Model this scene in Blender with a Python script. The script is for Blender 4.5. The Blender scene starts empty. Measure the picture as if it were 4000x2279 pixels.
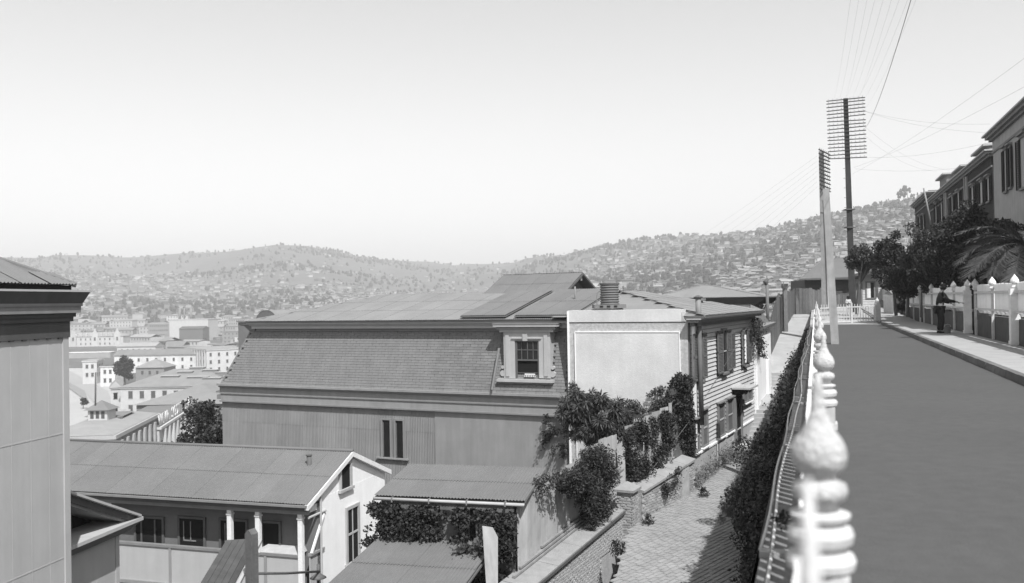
import bpy, math, random
from mathutils import Vector, Matrix, noise
SC = bpy.context.scene
COL = SC.collection
R = math.radians
E = 1.5                       # eye height above the street (street surface is z = 0)
FPX = 3500.0                  # focal length in photograph pixels (photograph 4000 wide)

# ------------------------------------------------------------------ camera
PITCH = math.atan(39 / FPX); ROLL = R(0.974)
fw = Vector((0, math.cos(PITCH), math.sin(PITCH))); r0 = Vector((1, 0, 0)); u0 = Vector((0, -math.sin(PITCH), math.cos(PITCH)))
cr = r0 * math.cos(ROLL) - u0 * math.sin(ROLL); cu = u0 * math.cos(ROLL) + r0 * math.sin(ROLL)
cd = bpy.data.cameras.new('camera'); cam = bpy.data.objects.new('camera', cd); COL.objects.link(cam)
cd.sensor_width = 36; cd.lens = 36 * FPX / 4000; cd.clip_start = .05; cd.clip_end = 20000
cam.matrix_world = Matrix(((cr.x, cu.x, -fw.x, 0), (cr.y, cu.y, -fw.y, 0), (cr.z, cu.z, -fw.z, E), (0, 0, 0, 1)))
cd.dof.use_dof = True; cd.dof.focus_distance = 26; cd.dof.aperture_fstop = 1.9
SC.camera = cam

# ------------------------------------------------------------------ sun and sky
EL = R(53); SH = Vector((.36, -.933))            # sun stands behind the camera, to the right
sunv = Vector((SH.x * math.cos(EL), SH.y * math.cos(EL), math.sin(EL)))
sd = bpy.data.lights.new('sun', 'SUN'); sun = bpy.data.objects.new('sun', sd); COL.objects.link(sun)
sd.energy = 4.6; sd.angle = R(.53); sd.color = (1, 1, 1)
sun.location = sunv * 100; sun.rotation_euler = sunv.to_track_quat('Z', 'Y').to_euler()
W = bpy.data.worlds.new('World'); SC.world = W; W.use_nodes = True
nt = W.node_tree; bg = nt.nodes['Background']
sky = nt.nodes.new('ShaderNodeTexSky'); sky.sky_type = 'NISHITA'; sky.sun_disc = False
sky.sun_elevation = EL; sky.sun_rotation = math.atan2(SH.x, SH.y)
sky.air_density = 1.0; sky.dust_density = 1.0; sky.ozone_density = 1.0
sp = nt.nodes.new('ShaderNodeSeparateColor')    # a blue-sensitive plate sees only the blue of the sky
nt.links.new(sky.outputs[0], sp.inputs[0])
mx = nt.nodes.new('ShaderNodeMath'); mx.operation = 'ADD'
ma = nt.nodes.new('ShaderNodeMath'); ma.operation = 'MULTIPLY'; ma.inputs[1].default_value = .85
mb_ = nt.nodes.new('ShaderNodeMath'); mb_.operation = 'MULTIPLY'; mb_.inputs[1].default_value = .15
nt.links.new(sp.outputs[2], ma.inputs[0]); nt.links.new(sp.outputs[1], mb_.inputs[0])
nt.links.new(ma.outputs[0], mx.inputs[0]); nt.links.new(mb_.outputs[0], mx.inputs[1])
cbn = nt.nodes.new('ShaderNodeCombineColor')
for k in range(3): nt.links.new(mx.outputs[0], cbn.inputs[k])
nt.links.new(cbn.outputs[0], bg.inputs[0]); bg.inputs[1].default_value = .131
SC.view_settings.view_transform = 'Standard'; SC.view_settings.look = 'None'
SC.view_settings.exposure = 0.4; SC.view_settings.gamma = 1.0; SC.view_settings.use_curve_mapping = False
try:
    SC.cycles.volume_bounces = 1; SC.cycles.max_bounces = 6; SC.cycles.transparent_max_bounces = 8
    SC.cycles.use_denoising = True
except Exception: pass

# ------------------------------------------------------------------ helpers
def ray(px, py):
    v = fw * FPX + cr * (px - 2000) - cu * (py - 1139.5)
    return v / v.y
def pt(px, py, d): 
    v = ray(px, py); return Vector((v.x * d, d, E + v.z * d))
def ptz(px, py, z):
    v = ray(px, py); t = (z - E) / v.z; return Vector((v.x * t, t, z))
class Fr:
    """local frame: u along A, v along B (90 degrees left of A, i.e. away), z absolute"""
    def __init__(s, x, y, deg): 
        s.o = Vector((x, y)); a = R(deg); s.A = Vector((math.cos(a), math.sin(a))); s.B = Vector((-math.sin(a), math.cos(a))); s.a = a
    def w(s, u, v, z): p = s.o + s.A * u + s.B * v; return Vector((p.x, p.y, z))
    def hit(s, px, py, v=0.0):
        """(u, z) where the pixel's ray meets the vertical plane v"""
        q = ray(px, py); n = s.B; t = (s.o.dot(n) + v) / (q.x * n.x + q.y * n.y)
        p = Vector((q.x * t, q.y * t)); return ((p - s.o).dot(s.A), E + q.z * t)
    def hitu(s, px, py, u=0.0):
        q = ray(px, py); n = s.A; t = (s.o.dot(n) + u) / (q.x * n.x + q.y * n.y)
        p = Vector((q.x * t, q.y * t)); return ((p - s.o).dot(s.B), E + q.z * t)
    def m(s, u, v, z):
        return Matrix.Translation(s.w(u, v, z)) @ Matrix.Rotation(s.a, 4, 'Z')
WL = Fr(0, 0, 0)
ST = Fr(0, 0, -18.7)          # street frame: u = distance right of the left fence, v = distance along the street
ORG = {}                      # object name -> world origin
def props(o, label=None, cat=None, group=None, kind=None):
    if label: o['label'] = label
    if cat: o['category'] = cat
    if group: o['group'] = group
    if kind: o['kind'] = kind
    return o
def thing(name, loc, label, cat, group=None):
    o = bpy.data.objects.new(name, None); COL.objects.link(o); o.empty_display_size = .2
    o.location = loc; ORG[o.name] = Vector(loc)
    return props(o, label, cat, group)
class MB:
    def __init__(s, F=None): s.v = []; s.f = []; s.mi = []; s.F = F; s.k = 0; s.tint = []
    def p(s, q):
        s.v.append(s.F.w(*q) if s.F else Vector(q)); return len(s.v) - 1
    def face(s, ids): s.f.append(ids); s.mi.append(s.k)
    def poly(s, pts): s.face([s.p(q) for q in pts])
    def hexa(s, b, t):
        i = [s.p(q) for q in b]; j = [s.p(q) for q in t]
        s.face(i[::-1]); s.face(j)
        n = len(i)
        for k in range(n): s.face([i[k], i[(k + 1) % n], j[(k + 1) % n], j[k]])
    def box(s, x0, y0, z0, x1, y1, z1):
        s.hexa([(x0, y0, z0), (x1, y0, z0), (x1, y1, z0), (x0, y1, z0)], [(x0, y0, z1), (x1, y0, z1), (x1, y1, z1), (x0, y1, z1)])
    def slab(s, pts, off):
        """a polygon given thickness along vector off (in the same coordinates)"""
        off = Vector(off); s.hexa([tuple(Vector(q) + off) for q in pts], pts)
    def tube(s, pts, r, n=6, cap=True):
        P = [s.F.w(*q) if s.F else Vector(q) for q in pts]
        rr = r if isinstance(r, (list, tuple)) else [r] * len(P)
        prev = None; up = None
        for i, q in enumerate(P):
            d = (P[min(i + 1, len(P) - 1)] - P[max(i - 1, 0)]).normalized()
            if up is None: up = Vector((0, 0, 1)) if abs(d.z) < .9 else Vector((1, 0, 0))
            a = d.cross(up).normalized(); b = a.cross(d).normalized(); up = b
            ring = []
            for k in range(n):
                t = 2 * math.pi * k / n + math.pi / n
                s.v.append(q + (a * math.cos(t) + b * math.sin(t)) * rr[i]); ring.append(len(s.v) - 1)
            if prev:
                for k in range(n): s.face([prev[k], prev[(k + 1) % n], ring[(k + 1) % n], ring[k]])
            elif cap: s.face(ring[::-1])
            prev = ring
        if cap: s.face(prev)
    def lathe(s, c, prof, n=12):
        c = s.F.w(*c) if s.F else Vector(c); prev = None
        for r, z in prof:
            ring = []
            for k in range(n):
                t = 2 * math.pi * k / n
                s.v.append(c + Vector((math.cos(t) * r, math.sin(t) * r, z))); ring.append(len(s.v) - 1)
            if prev:
                for k in range(n): s.face([prev[k], prev[(k + 1) % n], ring[(k + 1) % n], ring[k]])
            else: s.face(ring[::-1])
            prev = ring
        s.face(prev)
    def leaf(s, q, size, rnd, aspect=.5, dirv=None):
        a = dirv.normalized() if dirv is not None else Vector((rnd.gauss(0, 1), rnd.gauss(0, 1), rnd.gauss(0, 1))).normalized()
        b = a.cross(Vector((rnd.gauss(0, 1), rnd.gauss(0, 1), rnd.gauss(0, 1)))).normalized()
        q = Vector(q); l = size * rnd.uniform(.7, 1.3); n = len(s.v); w = b * l * aspect * .5
        s.v += [q, q + a * l * .45 + w, q + a * l, q + a * l * .45 - w]
        s.f.append([n, n + 1, n + 2, n + 3]); s.mi.append(s.k)
    def mesh(s, name, mats, org=Vector((0, 0, 0)), smooth=False):
        me = bpy.data.meshes.new(name)
        me.from_pydata([tuple(q - org) for q in s.v], [], s.f)
        for m in (mats if isinstance(mats, (list, tuple)) else [mats]): me.materials.append(m)
        if any(s.mi): me.polygons.foreach_set('material_index', s.mi)
        if smooth: me.polygons.foreach_set('use_smooth', [True] * len(s.f))
        if s.tint:
            at = me.attributes.new('tint', 'FLOAT', 'FACE'); at.data.foreach_set('value', s.tint)
        me.update(); return me
    def build(s, name, mats, parent=None, smooth=False, org=None):
        if org is None:
            if parent is not None: org = ORG[parent.name]
            else:
                xs = [q.x for q in s.v]; ys = [q.y for q in s.v]; zs = [q.z for q in s.v]
                org = Vector(((min(xs) + max(xs)) / 2, (min(ys) + max(ys)) / 2, min(zs)))
        me = s.mesh(name, mats, org, smooth)
        return place(name, me, parent, org)
def place(name, me, parent, org, rot=None):
    """link mesh me as a part (or thing) at world point org, optional 3x3/4x4 rotation"""
    o = bpy.data.objects.new(name, me); COL.objects.link(o); ORG[o.name] = Vector(org)
    if parent is not None: o.parent = parent; loc = Vector(org) - ORG[parent.name]
    else: loc = Vector(org)
    if rot is None: o.location = loc
    else: o.matrix_basis = Matrix.Translation(loc) @ rot
    return o
def copy_tree(o, parent=None, delta=None, rotz=None):
    c = o.copy(); COL.objects.link(c)
    if parent is not None: c.parent = parent
    if delta is not None: c.location = o.location + delta
    if rotz is not None: c.rotation_euler = (0, 0, rotz)
    ORG[c.name] = ORG[o.name] + (delta if delta is not None else Vector((0, 0, 0)))
    for ch in list(o.children): copy_tree(ch, c)
    return c
def corr(mb, p0, U, V, pitch=.08, amp=.015, wob=0):
    """corrugated sheet: U = vector across the flutes, V = along the flutes; world coordinates"""
    p0 = Vector(p0); U = Vector(U); V = Vector(V); N = U.cross(V).normalized()
    n = max(4, int(U.length / pitch * 4)); prev = None
    for i in range(n + 1):
        q = p0 + U * (i / n) + N * (amp * math.sin(i * math.pi / 2 + .8))
        mb.v += [q, q + V]; a = len(mb.v) - 2
        if prev is not None: mb.face([prev, a, a + 1, prev + 1])
        prev = a
def sheets(parent, p0, U, V, cols, rows, mat, name='roof_sheet', pitch=.08, amp=.015, lap=.010, clip=None, trim=None):
    """a slope covered with separate corrugated sheets, parts of parent; V runs up the slope.
    trim(u, v0, v1) may cut a sheet: returns (v0, v1) fractions for a column"""
    p0 = Vector(p0); U = Vector(U); V = Vector(V); N = U.cross(V).normalized()
    if N.z < 0 and abs(N.z) > .05: N = -N
    key = {}
    for i in range(cols):
        for j in range(rows):
            a, b = j / rows, (j + 1) / rows
            if trim:
                t = trim((i + .5) / cols)
                a2, b2 = max(a, t[0]), min(b, t[1])
                if b2 - a2 < .03: continue
            else: a2, b2 = a, b
            k = (round(a2 - a, 3), round(b2 - b, 3))
            if k not in key:
                m = MB(); corr(m, (0, 0, 0), U / cols, V * ((b2 - a2) * 1.02), pitch, amp); key[k] = m.mesh(name, mat)
            org = p0 + U * (i / cols) + V * a2 + N * (lap * (j + 1) + (.004 if i % 2 else 0))
            place(name, key[k], parent, org)

# ------------------------------------------------------------------ materials (all neutral: the place is seen on a monochrome plate)
def mat(name, v, var=.12, sc=3.0, rough=.85, bump=0.0, bsc=None, streak=0.0, rnd=0.0, tint=False, spec=.2, det=5, big=0.0, hi=0.0):
    m = bpy.data.materials.new(name); m.use_nodes = True; n = m.node_tree; L = n.links.new
    b = n.nodes['Principled BSDF']; b.inputs['Roughness'].default_value = rough
    b.inputs['Specular IOR Level'].default_value = spec
    g = n.nodes.new('ShaderNodeNewGeometry')
    def nz(scale, detail, vec=None, rg=.6):
        t = n.nodes.new('ShaderNodeTexNoise'); t.inputs['Scale'].default_value = scale
        t.inputs['Detail'].default_value = detail; t.inputs['Roughness'].default_value = rg
        L(vec or g.outputs['Position'], t.inputs['Vector']); return t.outputs['Fac']
    def math_(op, a, b_):
        q = n.nodes.new('ShaderNodeMath'); q.operation = op
        for k, x in enumerate((a, b_)):
            if hasattr(x, 'node'): L(x, q.inputs[k])
            else: q.inputs[k].default_value = x
        return q.outputs[0]
    # value = v * (1 + var*2*(noise-.5)*2 ...)
    f = math_('ADD', math_('MULTIPLY', math_('SUBTRACT', nz(sc, det), .5), var * 4), 1.0)
    if big: f = math_('MULTIPLY', f, math_('ADD', math_('MULTIPLY', math_('SUBTRACT', nz(sc * .13, 3), .5), big * 4), 1.0))
    if hi: f = math_('MULTIPLY', f, math_('ADD', math_('MULTIPLY', math_('SUBTRACT', nz(sc * 11, 2), .5), hi * 4), 1.0))
    if streak:
        mp = n.nodes.new('ShaderNodeMapping'); mp.inputs['Scale'].default_value = (1, 1, .08); L(g.outputs['Position'], mp.inputs['Vector'])
        f = math_('MULTIPLY', f, math_('ADD', math_('MULTIPLY', math_('SUBTRACT', nz(4.5, 4, mp.outputs[0]), .5), streak * 4), 1.0))
    if rnd:
        oi = n.nodes.new('ShaderNodeObjectInfo')
        f = math_('MULTIPLY', f, math_('ADD', math_('MULTIPLY', math_('SUBTRACT', oi.outputs['Random'], .5), rnd * 2), 1.0))
    if tint:
        at = n.nodes.new('ShaderNodeAttribute'); at.attribute_name = 'tint'; f = math_('MULTIPLY', f, at.outputs['Fac'])
    f = math_('MINIMUM', math_('MAXIMUM', math_('MULTIPLY', f, v), .004), .9)
    cc = n.nodes.new('ShaderNodeCombineColor')
    for k in range(3): L(f, cc.inputs[k])
    L(cc.outputs[0], b.inputs['Base Color'])
    if bump:
        bp = n.nodes.new('ShaderNodeBump'); bp.inputs['Strength'].default_value = bump; bp.inputs['Distance'].default_value = .02
        L(nz(bsc or sc * 4, 4), bp.inputs['Height']); L(bp.outputs[0], b.inputs['Normal'])
    return m
M = dict(
    asphalt=mat('asphalt', .076, .07, .6, .95, .5, 40, big=.06, hi=.09),
    sidewalk=mat('cement_paving', .30, .12, 1.5, .9, .4, 30, hi=.05),
    kerb=mat('kerb_stone_grey', .13, .2, 3, .9, .6, 20, rnd=.15),
    white=mat('white_paint', .68, .10, 7, .7, .35, 45, streak=.06, hi=.05),
    whiteold=mat('worn_white_paint', .50, .2, 5, .7, .3, 30, streak=.12, hi=.06),
    railwood=mat('painted_rail_grey', .52, .15, 5, .75, .2, 30),
    darkplaster=mat('dark_cement_wall', .085, .22, 2, .95, .6, 25, streak=.08),
    strip=mat('dark_cement_ledge', .17, .15, 2, .95, .5, 30, hi=.05),
    iron=mat('iron_pipe', .10, .2, 5, .6, .2, 30),
    palepipe=mat('galvanised_pipe', .5, .2, 3, .5, .1, 30),
    slate=mat('roof_slate', .16, .10, 2.2, .75, .3, 20, streak=.08, rnd=.10),
    zincroof=mat('corrugated_roof_pale', .20, .08, .8, .6, .05, 10, rnd=.05, hi=.05, big=.08),
    zincmid=mat('corrugated_roof_mid', .145, .09, .8, .65, .05, 10, rnd=.05, hi=.06, big=.08),
    zincwall=mat('corrugated_wall_painted', .21, .10, 1.2, .75, .05, 10, rnd=.08, streak=.10),
    zincfence=mat('corrugated_fence_weathered', .31, .18, 1.5, .7, .1, 12, rnd=.12, streak=.22),
    band=mat('painted_cornice_grey', .24, .12, 1.4, .75, .15, 20, streak=.07),
    bandlight=mat('painted_cornice_light', .38, .08, 2, .7, .1, 20, streak=.05),
    plasterw=mat('white_stucco', .56, .10, 1.1, .9, .6, 35, big=.22, streak=.05, hi=.05),
    plasterrough=mat('pebbled_stucco', .42, .25, 9, .95, .9, 45),
    plasterg=mat('grey_stucco', .37, .14, 1.3, .9, .35, 25, streak=.12),
    whitewall=mat('whitewashed_wall', .78, .05, 2, .85, .25, 30, streak=.04),
    clap=mat('pale_clapboard', .47, .09, 4, .75, .2, 25, rnd=.07, streak=.04),
    towerwall=mat('painted_board_wall', .37, .06, 1.5, .8, .12, 30, streak=.06),
    dark=mat('dark_interior', .012, .2, 3, .9),
    glass=mat('window_glass_dark', .02, .2, 2, .12, spec=.6),
    shutter=mat('grey_shutter_paint', .13, .15, 5, .7, rnd=.1),
    trimdark=mat('dark_trim_paint', .10, .15, 4, .7),
    trimmid=mat('grey_trim_paint', .19, .12, 4, .7),
    trimshadow=mat('dark_trim_shade_tone', .075, .12, 3, .8, streak=.1),  # dark tone carries the shadow under the tower cornice; also dark trim elsewhere
    wood=mat('weathered_wood', .13, .2, 5, .85, .4, 25, streak=.2, rnd=.18),
    woodpale=mat('pale_timber_pole', .24, .16, 4, .8, .3, 20, streak=.2),
    wooddark=mat('tarred_timber_pole', .045, .2, 4, .8, .3, 20, streak=.15),
    shadeclap=mat('shade_tone_clapboard', .085, .15, 4, .8, .2, 20, rnd=.12),  # left half of the cottage: the recess's shade put into the board colour
    brick=mat('weathered_brick', .30, .22, 6, .92, .5, 30, rnd=.22),
    mortar=mat('lime_mortar', .36, .2, 5, .95, .6, 30),
    coping=mat('cement_coping', .27, .16, 3, .9, .5, 25),
    sett=mat('paving_stone', .27, .16, 3, .9, .5, 25, rnd=.07, big=.12),
    joint=mat('earth_joint', .23, .25, 3, .95, .6, 20),
    path=mat('alley_cement', .34, .14, 1.6, .92, .5, 25, big=.08),
    leaf=mat('leaf_dark', .03, .35, 8, .6, spec=.3),
    leaf2=mat('leaf_mid', .055, .35, 8, .55, spec=.3),
    leafdry=mat('leaf_dry', .16, .3, 8, .7),
    stem=mat('stem_bark', .09, .25, 8, .9),
    palm=mat('palm_frond_leaf', .07, .25, 8, .45, spec=.5),
    earth=mat('dry_earth', .17, .2, 2, .95, .5, 15),
    hill=mat('dry_hillside', .115, .25, .012, .95, 0, det=8, big=.22, hi=.15),
    citywall=mat('town_wall', .36, .1, .3, .9, rnd=.25, tint=False),
    cityroof=mat('town_roof', .22, .12, .3, .9, rnd=.35),
    citywall2=mat('town_wall_mass', .30, .1, .3, .9, tint=True),
    cityroof2=mat('town_roof_mass', .18, .12, .3, .9, tint=True),
    citywin=mat('town_window', .08, .1, 1, .5),
    fartree=mat('far_foliage', .055, .25, .3, .95, tint=False),
    skin=mat('skin', .22, .05, 8, .6), cloth=mat('dark_work_clothes', .022, .2, 8, .9),
    shirt=mat('pale_shirt', .5, .1, 8, .9), hair=mat('dark_hair', .015, .1, 8, .8),
    wire=mat('wire_metal', .12, .1, 8, .5),
    sign=mat('sign_letter_paint', .6, .1, 3, .7),
    townwhite=mat('town_white_plaster', .46, .1, .4, .9, rnd=.1),
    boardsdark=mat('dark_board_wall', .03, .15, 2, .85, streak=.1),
    planks=mat('dark_plank_paint', .07, .2, 4, .85, .3, 25, streak=.1, rnd=.15),
    panelwhite=mat('white_board_paint', .86, .06, 6, .7, .2, 40, streak=.08),  # extra white, standing in for sunlight on pickets that face away from it
    veranda=mat('shade_tone_whitewash', .15, .1, 2, .85, .2, 20),  # whitewashed wall given a dark tone to carry the veranda's shade
    bankearth=mat('shade_tone_bank_soil', .045, .2, 3, .95, .5, 20),  # dry earth darkened so the colour itself supplies the bank's shade
    finialpaint=mat('flaking_white_paint', .46, .2, 22, .75, .8, 60, hi=.12, big=.12),
    plaza=mat('pale_plaza_ground', .36, .1, .05, .95),
)
def pip(x, y, poly):
    c = False; n = len(poly)
    for i in range(n):
        x1, y1 = poly[i]; x2, y2 = poly[(i + 1) % n]
        if (y1 > y) != (y2 > y) and x < (x2 - x1) * (y - y1) / (y2 - y1) + x1: c = not c
    return c
def stonemesh(name, l, d, h, m, bev=.01):
    b = MB(); b.hexa([(-l/2, -d/2, 0), (l/2, -d/2, 0), (l/2, d/2, 0), (-l/2, d/2, 0)],
                     [(-l/2+bev, -d/2+bev, h), (l/2-bev, -d/2+bev, h), (l/2-bev, d/2-bev, h), (-l/2+bev, d/2-bev, h)])
    return b.mesh(name, m)
def pieces(parent, meshes, places, name, stuffname, m, limit=300):
    """places = [(Matrix world, camera distance)]; nearest `limit` become parts, the rest one stuff part"""
    places = sorted(places, key=lambda q: q[1]); rnd = random.Random(7)
    for Mx, d in places[:limit]:
        me = rnd.choice(meshes); place(name, me, parent, Mx.to_translation(), Mx.to_3x3().to_4x4())
    if len(places) > limit:
        b = MB()
        for Mx, d in places[limit:]:
            me = rnd.choice(meshes); n = len(b.v); b.v += [Mx @ q.co for q in me.vertices]
            for p in me.polygons: b.face([n + i for i in p.vertices])
        props(b.build(stuffname, m, parent), kind='stuff')
def skin(name, V, Ed, rad, m, parent, root=0, sub=1):
    org = ORG[parent.name]
    me = bpy.data.meshes.new(name); me.from_pydata([tuple(Vector(q) - org) for q in V], Ed, []); me.materials.append(m)
    o = bpy.data.objects.new(name, me); COL.objects.link(o); o.parent = parent; ORG[o.name] = org
    o.modifiers.new('skin', 'SKIN').use_smooth_shade = True
    if not me.skin_vertices: 
        bpy.context.view_layer.objects.active = o
    for i, q in enumerate(me.skin_vertices[0].data): q.radius = (rad[i], rad[i]); q.use_root = (i == root)
    s = o.modifiers.new('sub', 'SUBSURF'); s.levels = sub; s.render_levels = sub
    return o
# ================================================================== terrain
SKY = [(-3000, 1010), (0, 1003), (140, 1008), (214, 999), (371, 995), (527, 1001), (618, 996), (783, 986), (906, 977), (989, 966), (1080, 955),
       (1200, 962), (1280, 972), (1330, 984), (1400, 1000), (1500, 1014), (1600, 1018), (1700, 1024), (1782, 1037), (1831, 1031), (1990, 1029),
       (2094, 999), (2193, 995), (2302, 971), (2439, 943), (2598, 925), (2894, 911), (3050, 889), (3206, 852), (3330, 829), (3487, 797), (3573, 787), (3700, 760), (4000, 700), (5200, 640), (7000, 700)]
def lerp(tab, x):
    if x <= tab[0][0]: return tab[0][1]
    for (a, b), (c, d) in zip(tab, tab[1:]):
        if x <= c: return b + (d - b) * (x - a) / (c - a)
    return tab[-1][1]
def sm(t): t = min(1, max(0, t)); return t * t * (3 - 2 * t)
R1T = [(0, 3300), (1200, 3000), (1600, 3300), (2000, 3000), (2300, 2500), (2600, 2100), (3000, 1700), (3600, 1400), (5000, 1300)]
R0T = [(0, 1150), (1200, 1050), (1800, 900), (2400, 480), (3000, 330), (3600, 300)]
BAS = -36.5
def terr(x, y):
    r = math.hypot(x, y); a = math.atan2(x, max(y, .001)) if y > 0 else math.copysign(1.35, x)
    a = max(-1.2, min(1.1, a)); px = 2000 + FPX * math.tan(a)
    r1 = lerp(R1T, px); rb = lerp(R0T, px)
    c = math.cos(a) if abs(a) < 1.2 else .36
    top = E + (1179 - .017 * (px - 2000) - lerp(SKY, px)) / FPX * (r1 * c)
    if r < 48: z = -10
    elif r < 170: z = -10 + (BAS + 10) * sm((r - 48) / 122)
    else: z = BAS
    if r > rb:
        t = (r - rb) / (r1 - rb)
        if t <= 1:
            n = noise.noise(Vector((x / 420, y / 420, .3))) + .5 * noise.noise(Vector((x / 170, y / 170, 1.3)))
            s_ = noise.noise(Vector((a * 9, r / 1500, 4.1)))
            z = BAS + (top - BAS) * (t ** 1.25) + (n * 30 + s_ * 26) * math.sin(math.pi * min(1, t)) * (.55 + .45 * t) * min(1, r1 / 3000 + .2)
        else: z = top - (r - r1) * .06 - 25 * sm((t - 1) * 3)
    return z
m = MB(); NA = 300; rs = [0, 8, 16, 24, 32, 40, 48, 60, 75, 90, 110, 130, 150, 175, 210, 250, 300, 360]
while rs[-1] < 4300: rs.append(rs[-1] * 1.035 + 6)
rs += [4600]
for r_ in rs:
    for k in range(NA + 1):
        a = -1.45 + 2.75 * k / NA
        x, y = math.sin(a) * r_, math.cos(a) * r_; m.v.append(Vector((x, y, terr(x, y))))
for i in range(len(rs) - 1):
    for k in range(NA):
        q = i * (NA + 1) + k; m.face([q, q + 1, q + NA + 2, q + NA + 1])
props(m.build('hillside_terrain', M['hill'], smooth=True, org=Vector((0, 0, 0))), kind='structure')
m = MB(); m.poly([(-4690, -59, -44), (4690, -59, -44), (4690, 5190, -44), (-4690, 5190, -44)])
props(m.build('valley_ground', M['earth'], org=Vector((0, 0, -44))), kind='structure')
# pale plaza and road at the bottom of the town on the left
def sheet_on(name, pts, m_, z, kind='structure'):
    b = MB(); b.poly([(q[0], q[1], z) for q in pts]); return props(b.build(name, m_), kind=kind)
zb = BAS
sheet_on('plaza_ground', [ptz(120, 1440, zb), ptz(330, 1440, zb), ptz(560, 1560, zb), ptz(520, 1680, zb), ptz(-50, 1800, zb), ptz(-200, 1500, zb)], M['plaza'], zb + .15)
sheet_on('town_road', [ptz(200, 1452, zb), ptz(270, 1450, zb), ptz(420, 1530, zb), ptz(470, 1640, zb), ptz(420, 1640, zb), ptz(340, 1545, zb)], M['sidewalk'], zb + .3)
sheet_on('town_street', [ptz(255, 1490, zb), ptz(330, 1530, zb), ptz(350, 1580, zb), ptz(255, 1510, zb)], M['joint'], zb + .45)

# ================================================================== hill terrace that carries the street
def zst(t): return lerp([(0, 0), (50, 0), (60, .27), (72, .45), (110, .9)], t)
m = MB(ST)
cs = [-6, 0, 10, 20, 30, 40, 50, 60, 72, 110]
for a, b in zip(cs, cs[1:]):
    m.hexa([(-.36, a, -9), (60, a, -9), (60, b, -9), (-.36, b, -9)], [(-.36, a, zst(a) - .17), (60, a, zst(a) - .17), (60, b, zst(b) - .17), (-.36, b, zst(b) - .17)])
props(m.build('street_terrace', M['earth']), kind='structure')
def strip(name, u0, u1, t0, t1, dz, m_, step=2.0, th=.12):
    b = MB(ST); n = max(1, int((t1 - t0) / step)); 
    T = [t0 + (t1 - t0) * k / n for k in range(n + 1)]
    for a, c in zip(T, T[1:]):
        b.hexa([(u0, a, zst(a) + dz - th), (u1, a, zst(a) + dz - th), (u1, c, zst(c) + dz - th), (u0, c, zst(c) + dz - th)],
               [(u0, a, zst(a) + dz), (u1, a, zst(a) + dz), (u1, c, zst(c) + dz), (u0, c, zst(c) + dz)])
    return props(b.build(name, m_), kind='structure')
strip('street', .10, 3.16, -5, 50, 0, M['asphalt'], 4)
strip('street_beyond_gate', -.3, 3.3, 50.2, 78, 0, M['path'], 3)
strip('sidewalk', 3.32, 5.0, -5, 50, .125, M['sidewalk'], 4, .2)
strip('sidewalk_beyond_gate', 3.3, 5.0, 50.2, 74, .08, M['sidewalk'], 4, .2)
strip('garden_ground', 5.25, 40, -5, 100, .5, M['earth'], 10, .6)
# kerb stones, one by one
kt = thing('kerb', ST.w(3.24, 0, 0), 'long row of dark kerb stones along the right side of the street', 'kerb')
rnd = random.Random(3)
km = []
for j in range(4):
    b = MB(); L = .985; w = .15; e = [rnd.uniform(-.008, .008) for _ in range(4)]
    b.hexa([(-w/2, 0, -.05), (w/2, 0, -.05), (w/2, L, -.05), (-w/2, L, -.05)],
           [(-w/2 + .03 + e[0], .008, .13 + e[1]), (w/2, .008, .135), (w/2, L - .008, .135), (-w/2 + .03 + e[2], L - .008, .13 + e[3])])
    km.append(b.mesh('kerb_stone', M['kerb']))
rz = Matrix.Rotation(ST.a, 4, 'Z')
for k in range(-4, 50):
    place('kerb_stone', km[k % 4], kt, ST.w(3.24, k, 0), rz)
# drain-like dark line where the kerb continues past the gate
m = MB(ST); m.hexa([(3.1, 50.6, .0), (3.3, 50.6, .0), (3.3, 66, .2), (3.1, 66, .2)], [(3.1, 50.6, .1), (3.3, 50.6, .1), (3.3, 66, .42), (3.1, 66, .42)])
props(m.build('kerb_beyond_gate', M['kerb']), kind='structure')

# ================================================================== left fence (white, turned posts)
FN = thing('picket_fence', ST.w(0, 0, 0), 'long white picket fence with turned ball finials running away from the camera', 'fence')
def post_mesh(full=True):
    a = MB(); hw = .072
    a.box(-hw, -hw, -.12, hw, hw, .60); a.box(-hw - .015, -hw - .015, .60, hw + .015, hw + .015, .64)
    a.box(-hw, -hw, .64, hw, hw, .755)
    a.lathe((0, 0, 0), [(.06, .755), (.088, .765), (.092, .785), (.086, .80), (.064, .812), (.062, .822), (.084, .834), (.088, .855), (.082, .872), (.06, .882), (.058, .892), (.078, .90), (.08, .91), (.05, .918)], 20)
    return a.mesh('post', M['whiteold'])
def fin_mesh():
    a = MB()
    prof = [(.05, .915), (.052, .94), (.076, .952), (.082, .972), (.076, .992), (.05, 1.002), (.046, 1.012), (.062, 1.022), (.078, 1.043), (.083, 1.066), (.079, 1.09), (.066, 1.113), (.046, 1.137), (.031, 1.157), (.023, 1.18), (.018, 1.21), (.014, 1.25), (.007, 1.29)]
    prof = [(r * (.90 if r > .04 else 1), z) for r, z in prof]; a.lathe((0, 0, 0), prof, 24)
    for q in a.v: q += Vector((noise.noise(q * 28), noise.noise(q * 28 + Vector((9, 0, 0))), noise.noise(q * 28 + Vector((0, 9, 0))))) * .003
    return a.mesh('finial', M['finialpaint'], smooth=True)
pm, fm_ = post_mesh(), fin_mesh()
posts = [2.45] + [2.45 + 4.0 * k for k in range(1, 12)]
rzS = Matrix.Rotation(ST.a, 4, 'Z')
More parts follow.
